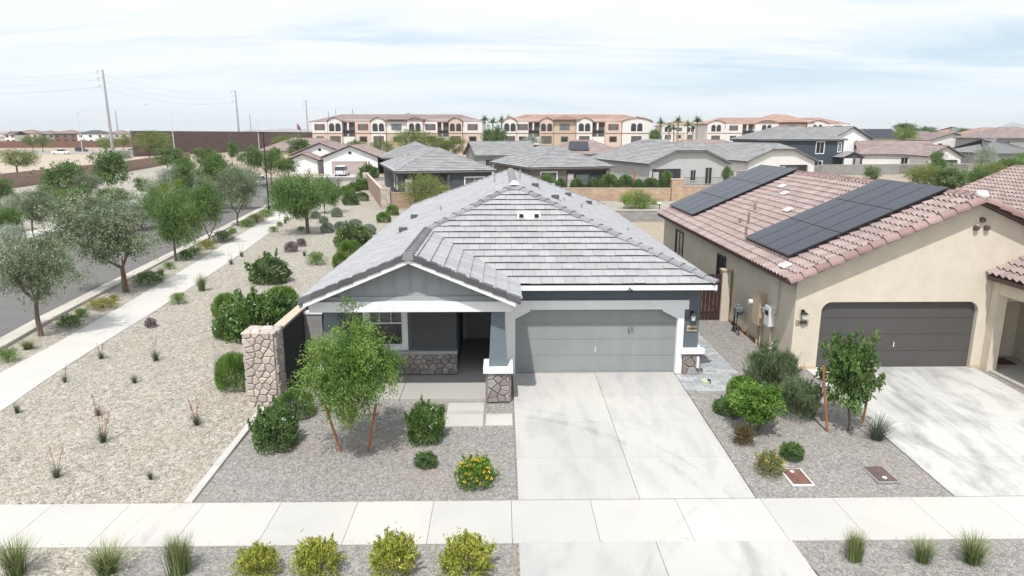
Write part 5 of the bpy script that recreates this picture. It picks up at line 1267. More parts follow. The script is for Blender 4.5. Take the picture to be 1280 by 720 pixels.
def leafmesh(name, C, D, Ln, Wd, V, mat, curl=0.0):
    """C base points, D unit directions, one pointed four sided leaf each"""
    n = len(C); r = rng.normal(size=(n, 3)); S = np.cross(D, r); S /= np.linalg.norm(S, axis=1)[:, None]+1e-9
    Ln = np.broadcast_to(np.asarray(Ln, float), (n,))[:, None]; Wd = np.broadcast_to(np.asarray(Wd, float), (n,))[:, None]
    NN = np.cross(S, D)
    P = np.stack([C, C+D*Ln*.5+S*Wd*.5+NN*Ln*curl, C+D*Ln, C+D*Ln*.5-S*Wd*.5+NN*Ln*curl], 1).reshape(-1, 3)
    me = bpy.data.meshes.new(name); me.vertices.add(4*n); me.vertices.foreach_set('co', P.astype(np.float32).ravel())
    me.loops.add(4*n); me.loops.foreach_set('vertex_index', np.arange(4*n, dtype=np.int32))
    me.polygons.add(n); me.polygons.foreach_set('loop_start', np.arange(0, 4*n, 4, dtype=np.int32)); me.polygons.foreach_set('loop_total', np.full(n, 4, np.int32))
    me.update(calc_edges=True); a = me.attributes.new('v', 'FLOAT', 'FACE'); a.data.foreach_set('value', np.clip(V, 0, 1).astype(np.float32))
    me.materials.append(mat); me.validate(); return me
def unit(a): return a/(np.linalg.norm(a, axis=1)[:, None]+1e-9)

def crown_mesh(name, mat, nc=55, per=150, leaf=(.12, .035), droop=.6, spread=.30, shell=.55, flat_=1.0, seed=0, strand=.35, lobes=4, low=-.62):
    """unit crown (radius 1, centre 0): clumps of leaves at branch ends with gaps between"""
    global rng
    rng = np.random.default_rng(seed+100)
    lob = unit(rng.normal(size=(lobes, 3)))*rng.uniform(.25, .5, (lobes, 1)); lob[:, 2] *= .55
    cs = []
    while len(cs) < nc:
        d = rng.normal(size=3); d /= np.linalg.norm(d); rr = shell+(1-shell)*rng.random()**.6
        l = lob[rng.integers(lobes)]; p = l+d*rr*rng.uniform(.52, .78)
        if p[2] < low or np.linalg.norm(p*np.array([1, 1, 1.05])) > 1.08: continue
        cs.append(p)
    C = []; D = []; V = []
    for p in cs:
        k = int(per*rng.uniform(.5, 1.4)); sg = spread*rng.uniform(.55, 1.2); tone = rng.uniform(.15, .85)
        out = p/(np.linalg.norm(p)+1e-6)
        ns = max(3, k//9)
        base = p+rng.normal(size=(ns, 3))*sg*.5*np.array([1, 1, .7]); dirs = unit(out*.8*(1-droop)+np.array([0, 0, -droop*1.2])+rng.normal(size=(ns, 3))*.45)
        idx = rng.integers(0, ns, k); tt = rng.random(k)*strand
        c = base[idx]+dirs[idx]*tt[:, None]+np.array([0, 0, -1])*(tt**2*droop)[:, None]+rng.normal(size=(k, 3))*sg*.10
        C.append(c); D.append(unit(dirs[idx]*.9+np.array([0, 0, -droop*.5])+rng.normal(size=(k, 3))*.55))
        V.append(tone+rng.normal(size=k)*.16)
    C = np.concatenate(C); D = np.concatenate(D); V = np.concatenate(V)
    return leafmesh(name, C, D, leaf[0]*rng.uniform(.7, 1.25, len(C)), leaf[1], V, mat)
def ball_mesh(name, mat, n=5000, leaf=(.2, .03), up=.5, seed=0, lumps=.10, hh=1.0, inner=.35, rnd=.35, twigs=0):
    global rng
    rng = np.random.default_rng(seed+500)
    d = unit(rng.normal(size=(n, 3))); fl_ = d[:, 2] < -.5; d[fl_, 2] *= -1; ph = rng.uniform(0, 6.28, 6)
    az = np.arctan2(d[:, 1], d[:, 0]); r = 1+lumps*1.25*np.sqrt(np.clip(1-d[:, 2]**2, 0.02, 1))*(np.sin(az*2+ph[0])*.6+np.sin(az*5+ph[1]+d[:, 2]*4)*.5+np.sin(d[:, 2]*9+ph[2]+az*3)*.5)
    rr = r*(1-inner*rng.random(n)**1.8)
    sprig = rng.random(n) < .07; rr = np.where(sprig, rr*rng.uniform(1.05, 1.0+lumps*1.6, n), rr); p = d*rr[:, None]*np.array([1, 1, hh]); p[:, 2] = (p[:, 2]+.5)/1.5; D = unit(d+np.array([0, 0, up])+rng.normal(size=(n, 3))*rnd)
    tone = .5+.28*np.sin(az*3+ph[3]+d[:, 2]*5)+rng.normal(size=n)*.16
    if twigs:
        m_ = n//90; k_ = 0
        for q in range(twigs):
            e = unit(rng.normal(size=(1, 3)))[0]; e[2] = abs(e[2])*.8+.15; e /= np.linalg.norm(e); g = unit((e*.7+np.array([0, 0, .8])+rng.normal(size=3)*.25)[None])[0]
            ln = rng.uniform(.18, .48); tt = rng.random(m_)*ln; sl_ = slice(k_, k_+m_); k_ += m_
            p[sl_] = e*.85*np.array([1, 1, .62])+np.array([0, 0, .33])+g*tt[:, None]+rng.normal(size=(m_, 3))*.03; D[sl_] = unit(g*.5+rng.normal(size=(m_, 3))*.7)
    low = p[:, 2] < .04; p[low, 2] = rng.random(low.sum())*.2
    L_ = leaf[0]*rng.uniform(.6, 1.3, n)
    return leafmesh(name, p-D*(L_*.7)[:, None], D, L_, leaf[1], tone, mat)
def blade_mesh(name, mat, n=220, h=1.0, w=.02, arch=.6, seed=0, r0=.08, up=1.0, sd=.25):
    """arching blades from one point, three segments each"""
    rs = np.random.default_rng(seed+900); vs = []; fs = []; vv = []
    for i in range(n):
        a = rs.uniform(0, 6.283); tilt = rs.random()**.7*arch; l = h*rs.uniform(.6, 1.08); b = np.array([math.cos(a), math.sin(a), 0.0])
        p = b*r0*rs.random()+np.array([rs.normal()*r0*.4, rs.normal()*r0*.4, 0]); s_ = np.array([-b[1], b[0], 0])*w*.5; th_ = tilt*.45; k0 = len(vs); seg = 4
        for k in range(seg+1):
            ww = s_*(1-k/seg)**.6 if k < seg else s_*0.05
            vs += [tuple(p-ww), tuple(p+ww)]
            d = b*math.sin(th_)+np.array([0, 0, math.cos(th_)]); p = p+d*l/seg; th_ += tilt*sd*1.6
            p[2] = max(p[2], .01)
        v = rs.uniform(0, 1)**1.3
        for k in range(seg): fs.append((k0+2*k, k0+2*k+1, k0+2*k+3, k0+2*k+2)); vv.append(min(1, v*.75+k*.08))
    A_ = np.array(vs)
    if name == 'blades': A_[:, :2] /= np.percentile(np.hypot(A_[:, 0], A_[:, 1]), 97); A_[:, 2] /= np.percentile(A_[:, 2], 99.5)
    me = bpy.data.meshes.new(name); me.from_pydata([tuple(q) for q in A_], [], fs); at = me.attributes.new('v', 'FLOAT', 'FACE'); at.data.foreach_set('value', vv); me.materials.append(mat); return me

CR = {}
def variants(kind, n, fn):
    CR[kind] = [fn(i) for i in range(n)]
variants('willow', 4, lambda i: crown_mesh('crown', lf_mid, 85, 230, (.085, .020), .8, .32, .5, seed=i, strand=.32, lobes=5))
variants('olive', 4, lambda i: crown_mesh('crown', lf_olive, 85, 230, (.070, .021), .45, .30, .5, seed=10+i, strand=.22, lobes=6))
variants('green', 4, lambda i: crown_mesh('crown', lf_mid, 70, 170, (.085, .028), .4, .30, .45, seed=20+i, strand=.24, lobes=5))
variants('dark', 3, lambda i: crown_mesh('crown', lf_dk, 80, 150, (.085, .042), .2, .30, .6, seed=30+i, strand=.2, lobes=5))
variants('palo', 4, lambda i: crown_mesh('crown', lf_pv, 75, 150, (.10, .022), .05, .34, .35, seed=40+i, strand=.40, lobes=5))
variants('lime', 3, lambda i: crown_mesh('crown', lf_lime, 60, 170, (.10, .026), .15, .34, .4, seed=50+i, strand=.34, lobes=5))
variants('grey', 3, lambda i: crown_mesh('crown', lf_grey, 65, 170, (.08, .028), .3, .34, .4, seed=60+i, strand=.30, lobes=5))
variants('ball', 3, lambda i: ball_mesh('foliage', lf_feather, 6500, (.22, .022), .5, i, .07))
variants('trim', 3, lambda i: ball_mesh('foliage', lf_young, 6500, (.10, .045), .2, 10+i, .05, .95, .2))
variants('trimdk', 2, lambda i: ball_mesh('foliage', lf_mid, 6500, (.10, .042), .2, 15+i, .06, .95, .2))
variants('silver', 3, lambda i: ball_mesh('foliage', lf_grey, 6500, (.17, .045), .3, 20+i, .05, .95, .3))
variants('shrub', 4, lambda i: ball_mesh('foliage', lf_dk, 8500, (.15, .05), .5, 30+i, .13, 1.0, .42, .6, 22))
variants('shrubmid', 3, lambda i: ball_mesh('foliage', lf_mid, 8500, (.14, .05), .5, 35+i, .13, 1.0, .42, .6, 22))
variants('rosemary', 3, lambda i: ball_mesh('foliage', leafmat('leaf_rosemary', (.06, .10, .045), (.14, .20, .095), (.26, .32, .18)) if i == 0 else MATS['leaf_rosemary'], 7000, (.24, .022), 1.1, 40+i, .15, 1.0, .55, .4, 30))
variants('lantana', 4, lambda i: ball_mesh('foliage', lf_yel, 4600, (.15, .055), .5, 50+i, .24, 1.0, .5, .7, 34))
variants('lantgreen', 2, lambda i: ball_mesh('foliage', lf_young, 3600, (.16, .06), .5, 55+i, .18, 1.0, .5, .7, 20))
variants('faded', 2, lambda i: ball_mesh('foliage', lf_fadedlan, 2200, (.17, .055), .5, 58+i, .2, 1.0, .6, .8, 16))
variants('reddish', 2, lambda i: ball_mesh('foliage', lf_red, 2200, (.17, .06), .5, 61+i, .2, 1.0, .6, .8, 14))
variants('purple', 2, lambda i: ball_mesh('foliage', lf_purple, 500, (.42, .15), .3, 64+i, .1, .9, .3, .35))
variants('mat', 4, lambda i: ball_mesh('foliage', lf_feather, 2600, (.16, .03), .3, 70+i, .25, 1.0, .6, .7))
variants('matyel', 3, lambda i: ball_mesh('foliage', leafmat('leaf_groundcover_yellow', (.13, .15, .03), (.25, .25, .05), (.42, .38, .10)) if i == 0 else MATS['leaf_groundcover_yellow'], 2600, (.16, .03), .3, 80+i, .25, 1.0, .6, .7))
variants('matdk', 3, lambda i: ball_mesh('foliage', lf_mid, 2600, (.16, .035), .3, 90+i, .25, 1.0, .6, .7))
variants('grass', 4, lambda i: blade_mesh('blades', lf_grass, 420, 1.0, .014, .8, i, .14))
variants('tuft', 3, lambda i: blade_mesh('blades', lf_grass, 620, 1.0, .016, .42, 5+i, .20))
variants('yucca', 4, lambda i: blade_mesh('blades', lf_hesp, 150, 1.0, .022, 1.15, 10+i, .12, sd=.12))
variants('spiky', 1, lambda i: blade_mesh('blades', lf_hesp, 260, 1.0, .020, 1.25, 20+i, .12, sd=.15))

def inst(name, me, parent, loc, scale, rot=0.0):
    o = bpy.data.objects.new(name, me); COL.objects.link(o); o.parent = parent; o.location = loc; o.scale = scale; o.rotation_euler = (0, 0, rot); return o
pr = random.Random(5)
def vary(kind, k=None): v = CR[kind]; return v[pr.randrange(len(v)) if k is None else k % len(v)]
def branchy(root, P, top, rad, forks=2, r0=.10, lean=0.0, mat=None, fork_h=.45, seed=0, reach=.62):
    """trunk and limbs: tapered tubes from the base into the crown; one mesh, rooted at 0"""
    rs = random.Random(seed); mb = MB()
    cx_, cz_ = top  # crown centre offset in x, crown centre height
    fh = cz_*fork_h
    b = Vector((lean*fh, rs.uniform(-.1, .1), fh)); n = 5
    pts = [Vector((0, 0, -.1)), Vector((lean*fh*.4+rs.uniform(-.05, .05), 0, fh*.5)), b]
    mb.tube(pts, [r0*1.25, r0*.95, r0*.8], 8)
    for i in range(forks):
        a = 2*math.pi*i/forks+rs.uniform(-.5, .5)+(0 if forks != 2 else 0.15)
        e = Vector((cx_+math.cos(a)*rad*reach*.55, math.sin(a)*rad*reach*.55, cz_*(1.0+rs.uniform(-.08, .12))))
        m_ = b.lerp(e, .5)+Vector((math.cos(a)*rad*.12, math.sin(a)*rad*.12, -.08*cz_))
        mb.tube([b, m_, e], [r0*.72, r0*.5, r0*.25], 7)
        for j in range(3):
            a2 = a+rs.uniform(-1.1, 1.1); e2 = Vector((cx_+math.cos(a2)*rad*reach*1.2, math.sin(a2)*rad*reach*1.2, cz_+rad*rs.uniform(-.1, .6)))
            q = m_.lerp(e, rs.uniform(0, .8)); mb.tube([q, q.lerp(e2, .5)+Vector((0, 0, .05*rad)), e2], [r0*.35, r0*.22, r0*.07], 5)
    return mb.build('trunk', mat or bark, root)

# label, kind, base pixel, crown pixel box (x0,x1,top,bottom), forks
def tree(label, kind, bx, by, x0, x1, yt, yb, forks=3, name='street_tree', group=None, r0=None, mat=None, Y=None, lean=0, fork_h=.5, k=None, cat='tree', xtra=1.0):
    P = ongr(bx, by) if Y is None else Vector((ony(bx, by, Y).x, Y, 0.0))
    a = ony(x0, (yt+yb)/2, P.y); b = ony(x1, (yt+yb)/2, P.y); tz = ony((x0+x1)/2, yt, P.y).z-P.z; bz = max(.15, ony((x0+x1)/2, yb, P.y).z-P.z)
    rad = (b.x-a.x)/2; cx_ = (a.x+b.x)/2-P.x; cz_ = (tz+bz)/2; hz_ = (tz-bz)/2
    root = thing(name, label, cat, (P.x, P.y, P.z+.02), 0, group)
    branchy(root, P, (cx_, cz_), rad, forks, r0 or max(.05, rad*.045), lean, mat, fork_h, int(bx*13+by), .62)
    inst('crown', vary(kind, k), root, (cx_, 0, cz_), (rad*.96*xtra, rad*.96*xtra, hz_*1.08), pr.uniform(0, 6.28))
    return root, P

def plant(label, kind, bx, by, w, h, name='shrub', cat='shrub', group=None, flowers=None, nf=0, k=None, part='foliage', stem=False, dy=1.0, P=None, rot=None):
    """w, h in photo pixels at the plant's place"""
    P = P or ongr(bx, by); sc_ = (P-CAM).dot(fw)/F
    Wm = w*sc_/2; Hm = h*sc_
    c = Vector((P.x, P.y+Wm*.55*dy, gh(P.y+Wm*.55)+.03))
    root = thing(name, label, cat, c, 0, group)
    blades = kind in ('grass', 'tuft', 'yucca', 'spiky')
    if blades:
        s_ = Hm*1.05; inst('blades', vary(kind, k), root, (0, 0, 0), (max(Wm, .1), max(Wm, .1), s_), pr.uniform(0, 6.28) if rot is None else rot)
    else:
        # a mound seen from above also shows its depth: keep its height from the picture
        zt = Hm*.86; inst('foliage', vary(kind, k), root, (0, 0, .02), (Wm*.95, Wm*.95*dy, zt), pr.uniform(0, 6.28) if dy == 1.0 else 0)
        m = MB().tube([(0, 0, -.05), (0, 0, zt*.5)], [.04, .02], 6)
        for q in range(4): m.tube([(0, 0, .02), (math.cos(q*1.6)*Wm*.4, math.sin(q*1.6)*Wm*.4, zt*.6)], [.02, .008], 5)
        m.build('stem', bark, root)
    if flowers is not None:
        rs = np.random.default_rng(int(bx*7+by)); n = nf
        d = rs.normal(size=(n, 3)); d /= np.linalg.norm(d, axis=1)[:, None]; d[:, 2] = np.abs(d[:, 2])*.9+.1; 
        c0 = d*np.array([Wm*.96, Wm*.96*dy, Hm*.60])+np.array([0, 0, Hm*.29]); cc = np.repeat(c0, 6, 0)+rs.normal(size=(n*6, 3))*.012; dd = unit(np.repeat(d, 6, 0)+rs.normal(size=(n*6, 3))*.8)
        me = leafmesh('blossoms', cc, dd, .042 if flowers is fl_yel else .05, .03 if flowers is fl_yel else .035, rs.random(n*6), flowers)
        o = inst('blossoms', me, root, (0, 0, 0), (1, 1, 1))
    return root, c, Wm, Hm
def stalks(root, n, h, mat, seed, spread=.35, r=.010):
    rs = random.Random(seed)
    for i in range(n):
        a = rs.uniform(0, 6.28); t = rs.uniform(.1, spread); L_ = h*rs.uniform(.75, 1.05)
        pts = [(0, 0, .02), (math.cos(a)*t*L_*.5, math.sin(a)*t*L_*.5, L_*.55), (math.cos(a)*t*L_, math.sin(a)*t*L_, L_)]
        m = MB().tube(pts, [r, r*.8, r*.5], 5)
        for q in range(14):
            f = rs.uniform(.5, 1); p = Vector(pts[1]).lerp(Vector(pts[2]), (f-.5)*2); d = Vector((rs.uniform(-1, 1), rs.uniform(-1, 1), rs.uniform(0, 1))).normalized()*.03
            m.tube([p, p+d], [.003, .009], 4)
        m.build('flower_stalk', mat, root)

GT = 'trees along the street kerb'
tree('leafy olive green street tree nearest the bottom left of the road, beside the kerb', 'olive', 52, 421, -18, 94, 282, 378, 3, group=GT, r0=.085, k=1)
r_, P_ = tree('wide grey green street tree with a forked trunk and a stake', 'olive', 157, 366, 68, 190, 236, 332, 2, group=GT, r0=.10, fork_h=.38, k=2, xtra=1.05)
def stake(label, base, top, P=None):
    b = P or ongr(*base); tt = ony(top[0], top[1], b.y); o = thing('tree_stake', label, 'stake', b)
    MB().tube([b-Vector((0, 0, .1)), tt], [.032, .030], 8).build('stake_pole', stakewood, o, world=True); MB().tube([tt-Vector((.04, .02, .25)), tt-Vector((-.05, 0, .24))], .012, 5).build('tie', darkm, o, world=True); return o
stake('thin brown stake right of the forked street tree', (162, 366), (152, 322))
tree('drooping green street tree, third from the left along the kerb', 'willow', 220, 327, 180, 247, 228, 304, 3, group=GT, k=0)
tree('thin crowned green street tree with two close trunks', 'green', 262, 306, 236, 288, 228, 290, 2, group=GT, fork_h=.2, k=1)
tree('dense olive street tree left of the black lamp post, with a low fork', 'olive', 298, 283, 268, 324, 203, 262, 2, group=GT, fork_h=.3, k=3)
tree('large drooping willow like tree growing in the cream gravel right of the lamp post', 'willow', 385, 292, 334, 412, 196, 268, 4, name='willow_tree', r0=.13, k=3, xtra=1.03)
tree('smaller drooping tree just behind the large willow like one', 'willow', 406, 267, 390, 429, 212, 256, 3, name='willow_tree', k=2)
tree('slim light green street tree right behind the black lamp post', 'green', 349, 259, 334, 366, 222, 253, 2, group=GT)
GF = 'trees beyond the street'
far = [
 ('dark grey green tree with leaning trunk beyond the street at far left', 'olive', 42, 296, 14, 70, 230, 282, 2),
 ('pale green tree at the left edge beyond the street', 'green', 33, 304, -8, 34, 258, 292, 2),
 ('broad bright green tree behind the wide grey green street tree', 'green', 88, 282, 66, 118, 232, 268, 3),
 ('large dark green tree mass against the pinkish wall at left', 'dark', 78, 262, 50, 112, 200, 248, 3),
 ('olive green tree between the dark tree mass and the tall dark tree', 'olive', 112, 264, 92, 128, 212, 246, 3),
 ('tall dark broadleaf tree with reddish trunk base by the pinkish wall', 'dark', 138, 251, 114, 157, 182, 232, 3),
 ('round green tree partly cut by the left edge of the view', 'dark', 2, 262, -18, 16, 218, 250, 2),
 ('soft grey green tree right of the wide street tree', 'grey', 160, 290, 142, 178, 250, 280, 2),
 ('thin sparse young tree in front of the pinkish wall', 'green', 177, 244, 168, 187, 218, 240, 2),
 ('bright lime green tree beyond the street', 'lime', 211, 282, 190, 230, 224, 262, 3),
 ('grey green tree above the bright lime one', 'grey', 208, 258, 192, 228, 206, 238, 3),
 ('bushy green tree right of the lime tree', 'green', 236, 258, 220, 256, 198, 240, 3),
 ('tall full bright green tree left of centre among the far trees', 'green', 274, 262, 250, 300, 190, 244, 3),
 ('dark olive tree between two bright green ones', 'olive', 258, 268, 240, 276, 216, 252, 3),
 ('pale grey flowering tree beside the parked white car', 'grey', 308, 262, 294, 326, 206, 246, 3),
 ('green tree right behind the top of the black lamp post', 'green', 340, 232, 322, 356, 186, 222, 3),
 ('leafy green tree left of the top of the lamp post', 'green', 318, 236, 300, 334, 182, 216, 3),
 ('low light green tree left of the white house', 'green', 362, 226, 350, 376, 196, 220, 2),
 ('dark green tree in front of the middle of the tall brown wall', 'dark', 257, 212, 244, 274, 184, 206, 3),
 ('small dark green tree in front of the tall brown wall, right of the middle', 'dark', 291, 206, 284, 300, 176, 198, 3),
 ('dense dark green tree beside the long armed street lamp', 'dark', 210, 214, 192, 230, 181, 207, 3),
 ('yellow green tree in front of the left end of the tall brown wall', 'palo', 188, 204, 166, 212, 164, 190, 4),
 ('multi stemmed yellow green tree on the dirt verge at far left', 'palo', 22, 218, -4, 44, 186, 209, 4),
 ('small yellow green tree left of two on the far roadside', 'palo', 42, 190, 28, 47, 170, 182, 3),
 ('small yellow green tree right of two on the far roadside', 'palo', 54, 190, 45, 65, 170, 183, 3),
 ('yellow green tree just left of the tallest pole base', 'palo', 132, 190, 122, 145, 170, 186, 3),
 ('yellow green tree just right of the tallest pole base', 'palo', 155, 188, 146, 164, 168, 182, 3),
 ('olive tree between the wide street tree and the bright green tree behind it', 'olive', 118, 292, 96, 142, 238, 280, 3),
 ('green tree left of the large dark tree mass', 'green', 58, 276, 40, 84, 226, 262, 3),
 ('grey tree low at the left edge behind the first street tree', 'grey', 14, 318, -10, 30, 280, 308, 2),
 ('green tree behind the third street tree', 'green', 178, 286, 160, 200, 244, 276, 3),
 ('pale olive tree behind the thin crowned street tree', 'olive', 248, 276, 232, 266, 236, 268, 3),
 ('bright green tree behind the dense olive street tree', 'green', 290, 262, 276, 310, 208, 250, 3),
 ('grey green tree low by the pinkish wall', 'grey', 196, 250, 180, 212, 222, 246, 3),
 ('green tree in front of the dark broadleaf tree', 'green', 150, 268, 132, 168, 234, 262, 3),
 ('green tree between the sound wall and the bright green tree', 'green', 232, 226, 216, 250, 196, 220, 3),
 ('pale green tree in the gap left of the bright lime tree', 'grey', 196, 278, 176, 208, 240, 272, 3),
 ('small green tree above the second street tree crown', 'green', 132, 262, 120, 146, 232, 256, 2),
 ('grey green tree low at far left between the edge and the leaning trunk tree', 'grey', 12, 290, -6, 26, 244, 272, 3),
 ('bright green tree right of the thin crowned street tree', 'lime', 262, 258, 248, 276, 214, 246, 3),
 ('low grey green tree behind the dark broadleaf tree', 'grey', 148, 205, 138, 165, 187, 200, 3),
 ('small bush like dark tree on the verge behind the pickup', 'dark', 106, 184, 99, 112, 174, 183, 3),
]
for (la, kd, bx, by, x0, x1, yt, yb, fk) in far: tree(la, kd, bx, by, x0, x1, yt, yb, fk, name='tree', group=GF)
mid_ = [
 ('yellow green rounded tree in front of the tall brown wall near its right end', 'palo', 358, 196, 340, 375, 168, 186, 160, 3),
 ('dark green tree left of the low tan roofed house', 'dark', 345, 205, 338, 352, 182, 198, 130, 3),
 ('large dark green tree just left of the apartments', 'dark', 372, 205, 358, 388, 170, 195, 128, 3),
 ('dark spreading tree in front of the arched balcony of the left apartments', 'dark', 447, 204, 430, 462, 173, 194, 128, 3),
 ('yellow green tree at the left of the row before the left apartments', 'palo', 478, 200, 462, 494, 176, 196, 135, 4),
 ('tallest yellow green tree before the left apartments', 'palo', 516, 204, 492, 540, 162, 192, 135, 4),
 ('yellow green tree right of the tallest one before the left apartments', 'palo', 548, 204, 530, 564, 168, 190, 138, 4),
 ('yellow green tree at the right end of the row before the left apartments', 'palo', 569, 206, 556, 583, 171, 193, 138, 4),
 ('small grey green tree before the middle apartments', 'grey', 660, 200, 648, 675, 168, 182, 140, 3),
 ('dark tree in the gap between the two large apartment blocks, left one', 'dark', 610, 190, 602, 620, 158, 182, 180, 3),
 ('dark tree in the gap between the two large apartment blocks, right one', 'dark', 622, 190, 612, 634, 154, 182, 185, 3),
 ('bright green bushy tree left of the palm trees', 'green', 819, 184, 812, 828, 158, 176, 190, 3),
 ('round yellow green tree on the right horizon', 'lime', 1131, 182, 1119, 1144, 159, 176, 170, 3),
 ('spreading green tree behind the round yellow green one', 'green', 1130, 176, 1116, 1148, 152, 166, 220, 3),
 ('green tree left of the white stepped gable house', 'green', 1160, 176, 1149, 1172, 157, 171, 215, 3),
 ('green tree right of the white stepped gable house', 'green', 1205, 176, 1196, 1216, 159, 168, 260, 3),
 ('tiny green tree on the far right horizon', 'green', 1263, 170, 1256, 1270, 158, 167, 330, 3),
 ('small green tree between the white house and the yellow greens', 'green', 1148, 176, 1140, 1156, 160, 172, 240, 3),
 ('slim young tree in front of the grey wall above the left solar array', 'green', 909, 236, 901, 916, 207, 230, 62, 2),
 ('small leafy tree behind the beige house ridge, right of the chimney cap', 'green', 1091, 234, 1080, 1101, 206, 228, 60, 2),
 ('wide feathery yellow green shrub tree behind the beige house ridge', 'palo', 1152, 244, 1130, 1178, 205, 234, 56, 4),
 ('dense dark rounded tree behind the beige house ridge', 'dark', 1190, 246, 1169, 1209, 206, 238, 54, 4),
 ('upright dark green tree behind the feathery shrub tree', 'dark', 1174, 230, 1164, 1184, 188, 220, 74, 3),
 ('bushy mid green tree between the dark rounded tree and the right edge', 'green', 1226, 242, 1206, 1248, 210, 236, 58, 4),
 ('tall airy grey green tree in front of the right hand houses', 'grey', 1232, 226, 1217, 1247, 180, 216, 84, 3),
 ('bright green bushy tree near the right edge above the pink roof slope', 'green', 1262, 230, 1243, 1290, 194, 222, 76, 4),
 ('low yellow green shrub tree near the right edge', 'palo', 1232, 240, 1216, 1256, 204, 228, 66, 4),
 ('light green tree partly cut by the right edge', 'lime', 1280, 226, 1268, 1300, 190, 214, 88, 4),
]
for (la, kd, bx, by, x0, x1, yt, yb, Y_, fk) in mid_: tree(la, kd, bx, by, x0, x1, yt, yb, fk, name='tree', Y=Y_)
tree('leafy yellow green tree in the back yard of the charcoal house', 'palo', 525, 264, 500, 556, 217, 256, 5, name='palo_verde_tree', fork_h=.15, k=1)
tree('airy green tree growing on the gravel bank in front of the tan wall', 'lime', 797, 277, 776, 822, 238, 262, 5, name='palo_verde_tree', Y=40.5, fork_h=.12, k=2)
# palms
def palm(label, px_, yt, Y, h=None):
    P = ony(px_, 166, Y); tz = ony(px_, yt, Y).z
    o = thing('palm_tree', label, 'palm tree', (P.x, Y, 0), 0, 'palm trees by the apartments')
    MB().tube([(0, 0, 0), (.1, 0, tz*.5), (0, 0, tz-1.3)], [.35, .26, .24], 8).build('trunk', bark_pale, o)
    inst('fronds', PALM, o, (0, 0, tz-1.4), (1, 1, 1), pr.uniform(0, 6)); return o
PALM = blade_mesh('fronds', lf_dk, 120, 3.0, .34, 2.3, 77, .2, sd=.28)
for i, (px_, yt, Y_) in enumerate(((825, 150, 230), (836, 156, 250), (847, 148, 215), (859, 153, 235), (871, 147, 205), (866, 157, 270), (842, 158, 275), (606, 146, 235), (616, 149, 240), (627, 148, 245), (636, 146, 260))):
    palm(['leftmost palm of the group right of the middle apartments', 'short palm second from the left of the palm group', 'tall palm in the middle of the palm group', 'palm second from the right of the palm group', 'tallest rightmost palm of the palm group', 'small far palm behind the rightmost palm', 'small far palm behind the middle palm', 'left palm above the gap between the apartment blocks', 'second palm above the gap between the apartment blocks', 'third palm above the gap between the apartment blocks', 'palm touching the left corner of the middle apartment roof'][i], px_, yt, Y_)

# front yard
plant('dark glossy shrub with a few white flowers beside the white garden kerb', 'shrub', 340, 566, 62, 56, flowers=fl_white, nf=9, k=0)
plant('rounded trimmed green shrub at the foot of the stone pillar', 'trimdk', 366, 527, 48, 40, k=0)
plant('boxy green shrub with white flowers in front of the porch floor', 'shrubmid', 531, 557, 52, 52, flowers=fl_white, nf=5, k=1)
plant('small low dark shrub between the boxy shrub and the yellow flowers', 'shrub', 532, 588, 28, 19, k=1)
plant('green mound covered in yellow flowers near the driveway', 'lantgreen', 594, 614, 50, 38, flowers=fl_yel, nf=70, k=0)
P_ = ongr(440, 566)
root, P_ = tree('young leafy bright green tree held by two stakes in front of the porch', 'willow', 440, 566, 374, 496, 394, 532, 4, name='young_tree', r0=.028, mat=bark_pale, fork_h=.35, k=1)
[c for c in root.children if c.name.startswith('crown')][0].data = crown_mesh('crown', lf_fine, 115, 290, (.050, .023), .18, .26, .40, seed=77, strand=.22, lobes=8, low=-.5)
stake('left reddish brown stake of the young front yard tree', (428, 566), (404, 500))
stake('right reddish brown stake of the young front yard tree', (459, 566), (470, 505))
plant('large green feathery ball shrub left of the stone pillar', 'ball', 290, 491, 52, 52, k=0)
plant('green feathery ball shrub above the big white flowered oleander', 'ball', 281, 399, 38, 34, k=1)
plant('sprawling oleander bush with white flowers behind the charcoal wall', 'shrubmid', 322, 428, 92, 62, flowers=fl_white, nf=60, k=2, name='oleander_bush')
plant('lighter lower clump of the white flowered oleander, left side', 'shrubmid', 285, 425, 44, 34, flowers=fl_white, nf=26, k=0, name='oleander_bush')
plant('green ball shrub rising behind the sprawling oleander', 'ball', 349, 392, 44, 36, k=2)
plant('round dark oleander with pale flowers alone in the cream gravel', 'shrub', 333, 356, 54, 36, flowers=fl_white, nf=60, k=2, name='oleander_bush')
plant('dark white flowered oleander behind the roof edge', 'shrub', 440, 311, 46, 30, flowers=fl_white, nf=55, k=3, name='oleander_bush')
plant('bright green ball shrub just below the white flowered oleander at the roof edge', 'ball', 436, 325, 34, 26, k=0)
plant('bright green ball shrub lowest of the pair at the roof edge', 'ball', 425, 336, 24, 22, k=1)
plant('short bright green grass clump alone in the gravel', 'mat', 394, 333, 24, 19, k=0)
GB = 'silver balls in the gravel'
for (bx, by, w_, h_, la) in ((394, 274, 13, 11, 'small silver ball shrub, leftmost behind the willow trunk'), (404, 280, 12, 11, 'silver ball shrub second from the left of the silver group'), (408, 292, 18, 15, 'silver ball shrub nearest the willow trunk'), (420, 272, 16, 14, 'silver ball shrub farthest back of the silver group'), (425, 288, 18, 12, 'silver ball shrub in the middle of the silver group'), (443, 286, 20, 13, 'silver ball shrub second from the right of the silver group'), (460, 294, 20, 15, 'silver ball shrub at the right end of the silver group')):
    plant(la, 'silver', bx, by, w_, h_, group=GB)
plant('round green shrub left of two below the distant stone pillar', 'ball', 479, 279, 20, 15, k=1)
plant('round green shrub right of two below the distant stone pillar', 'ball', 490, 270, 17, 15, k=2)
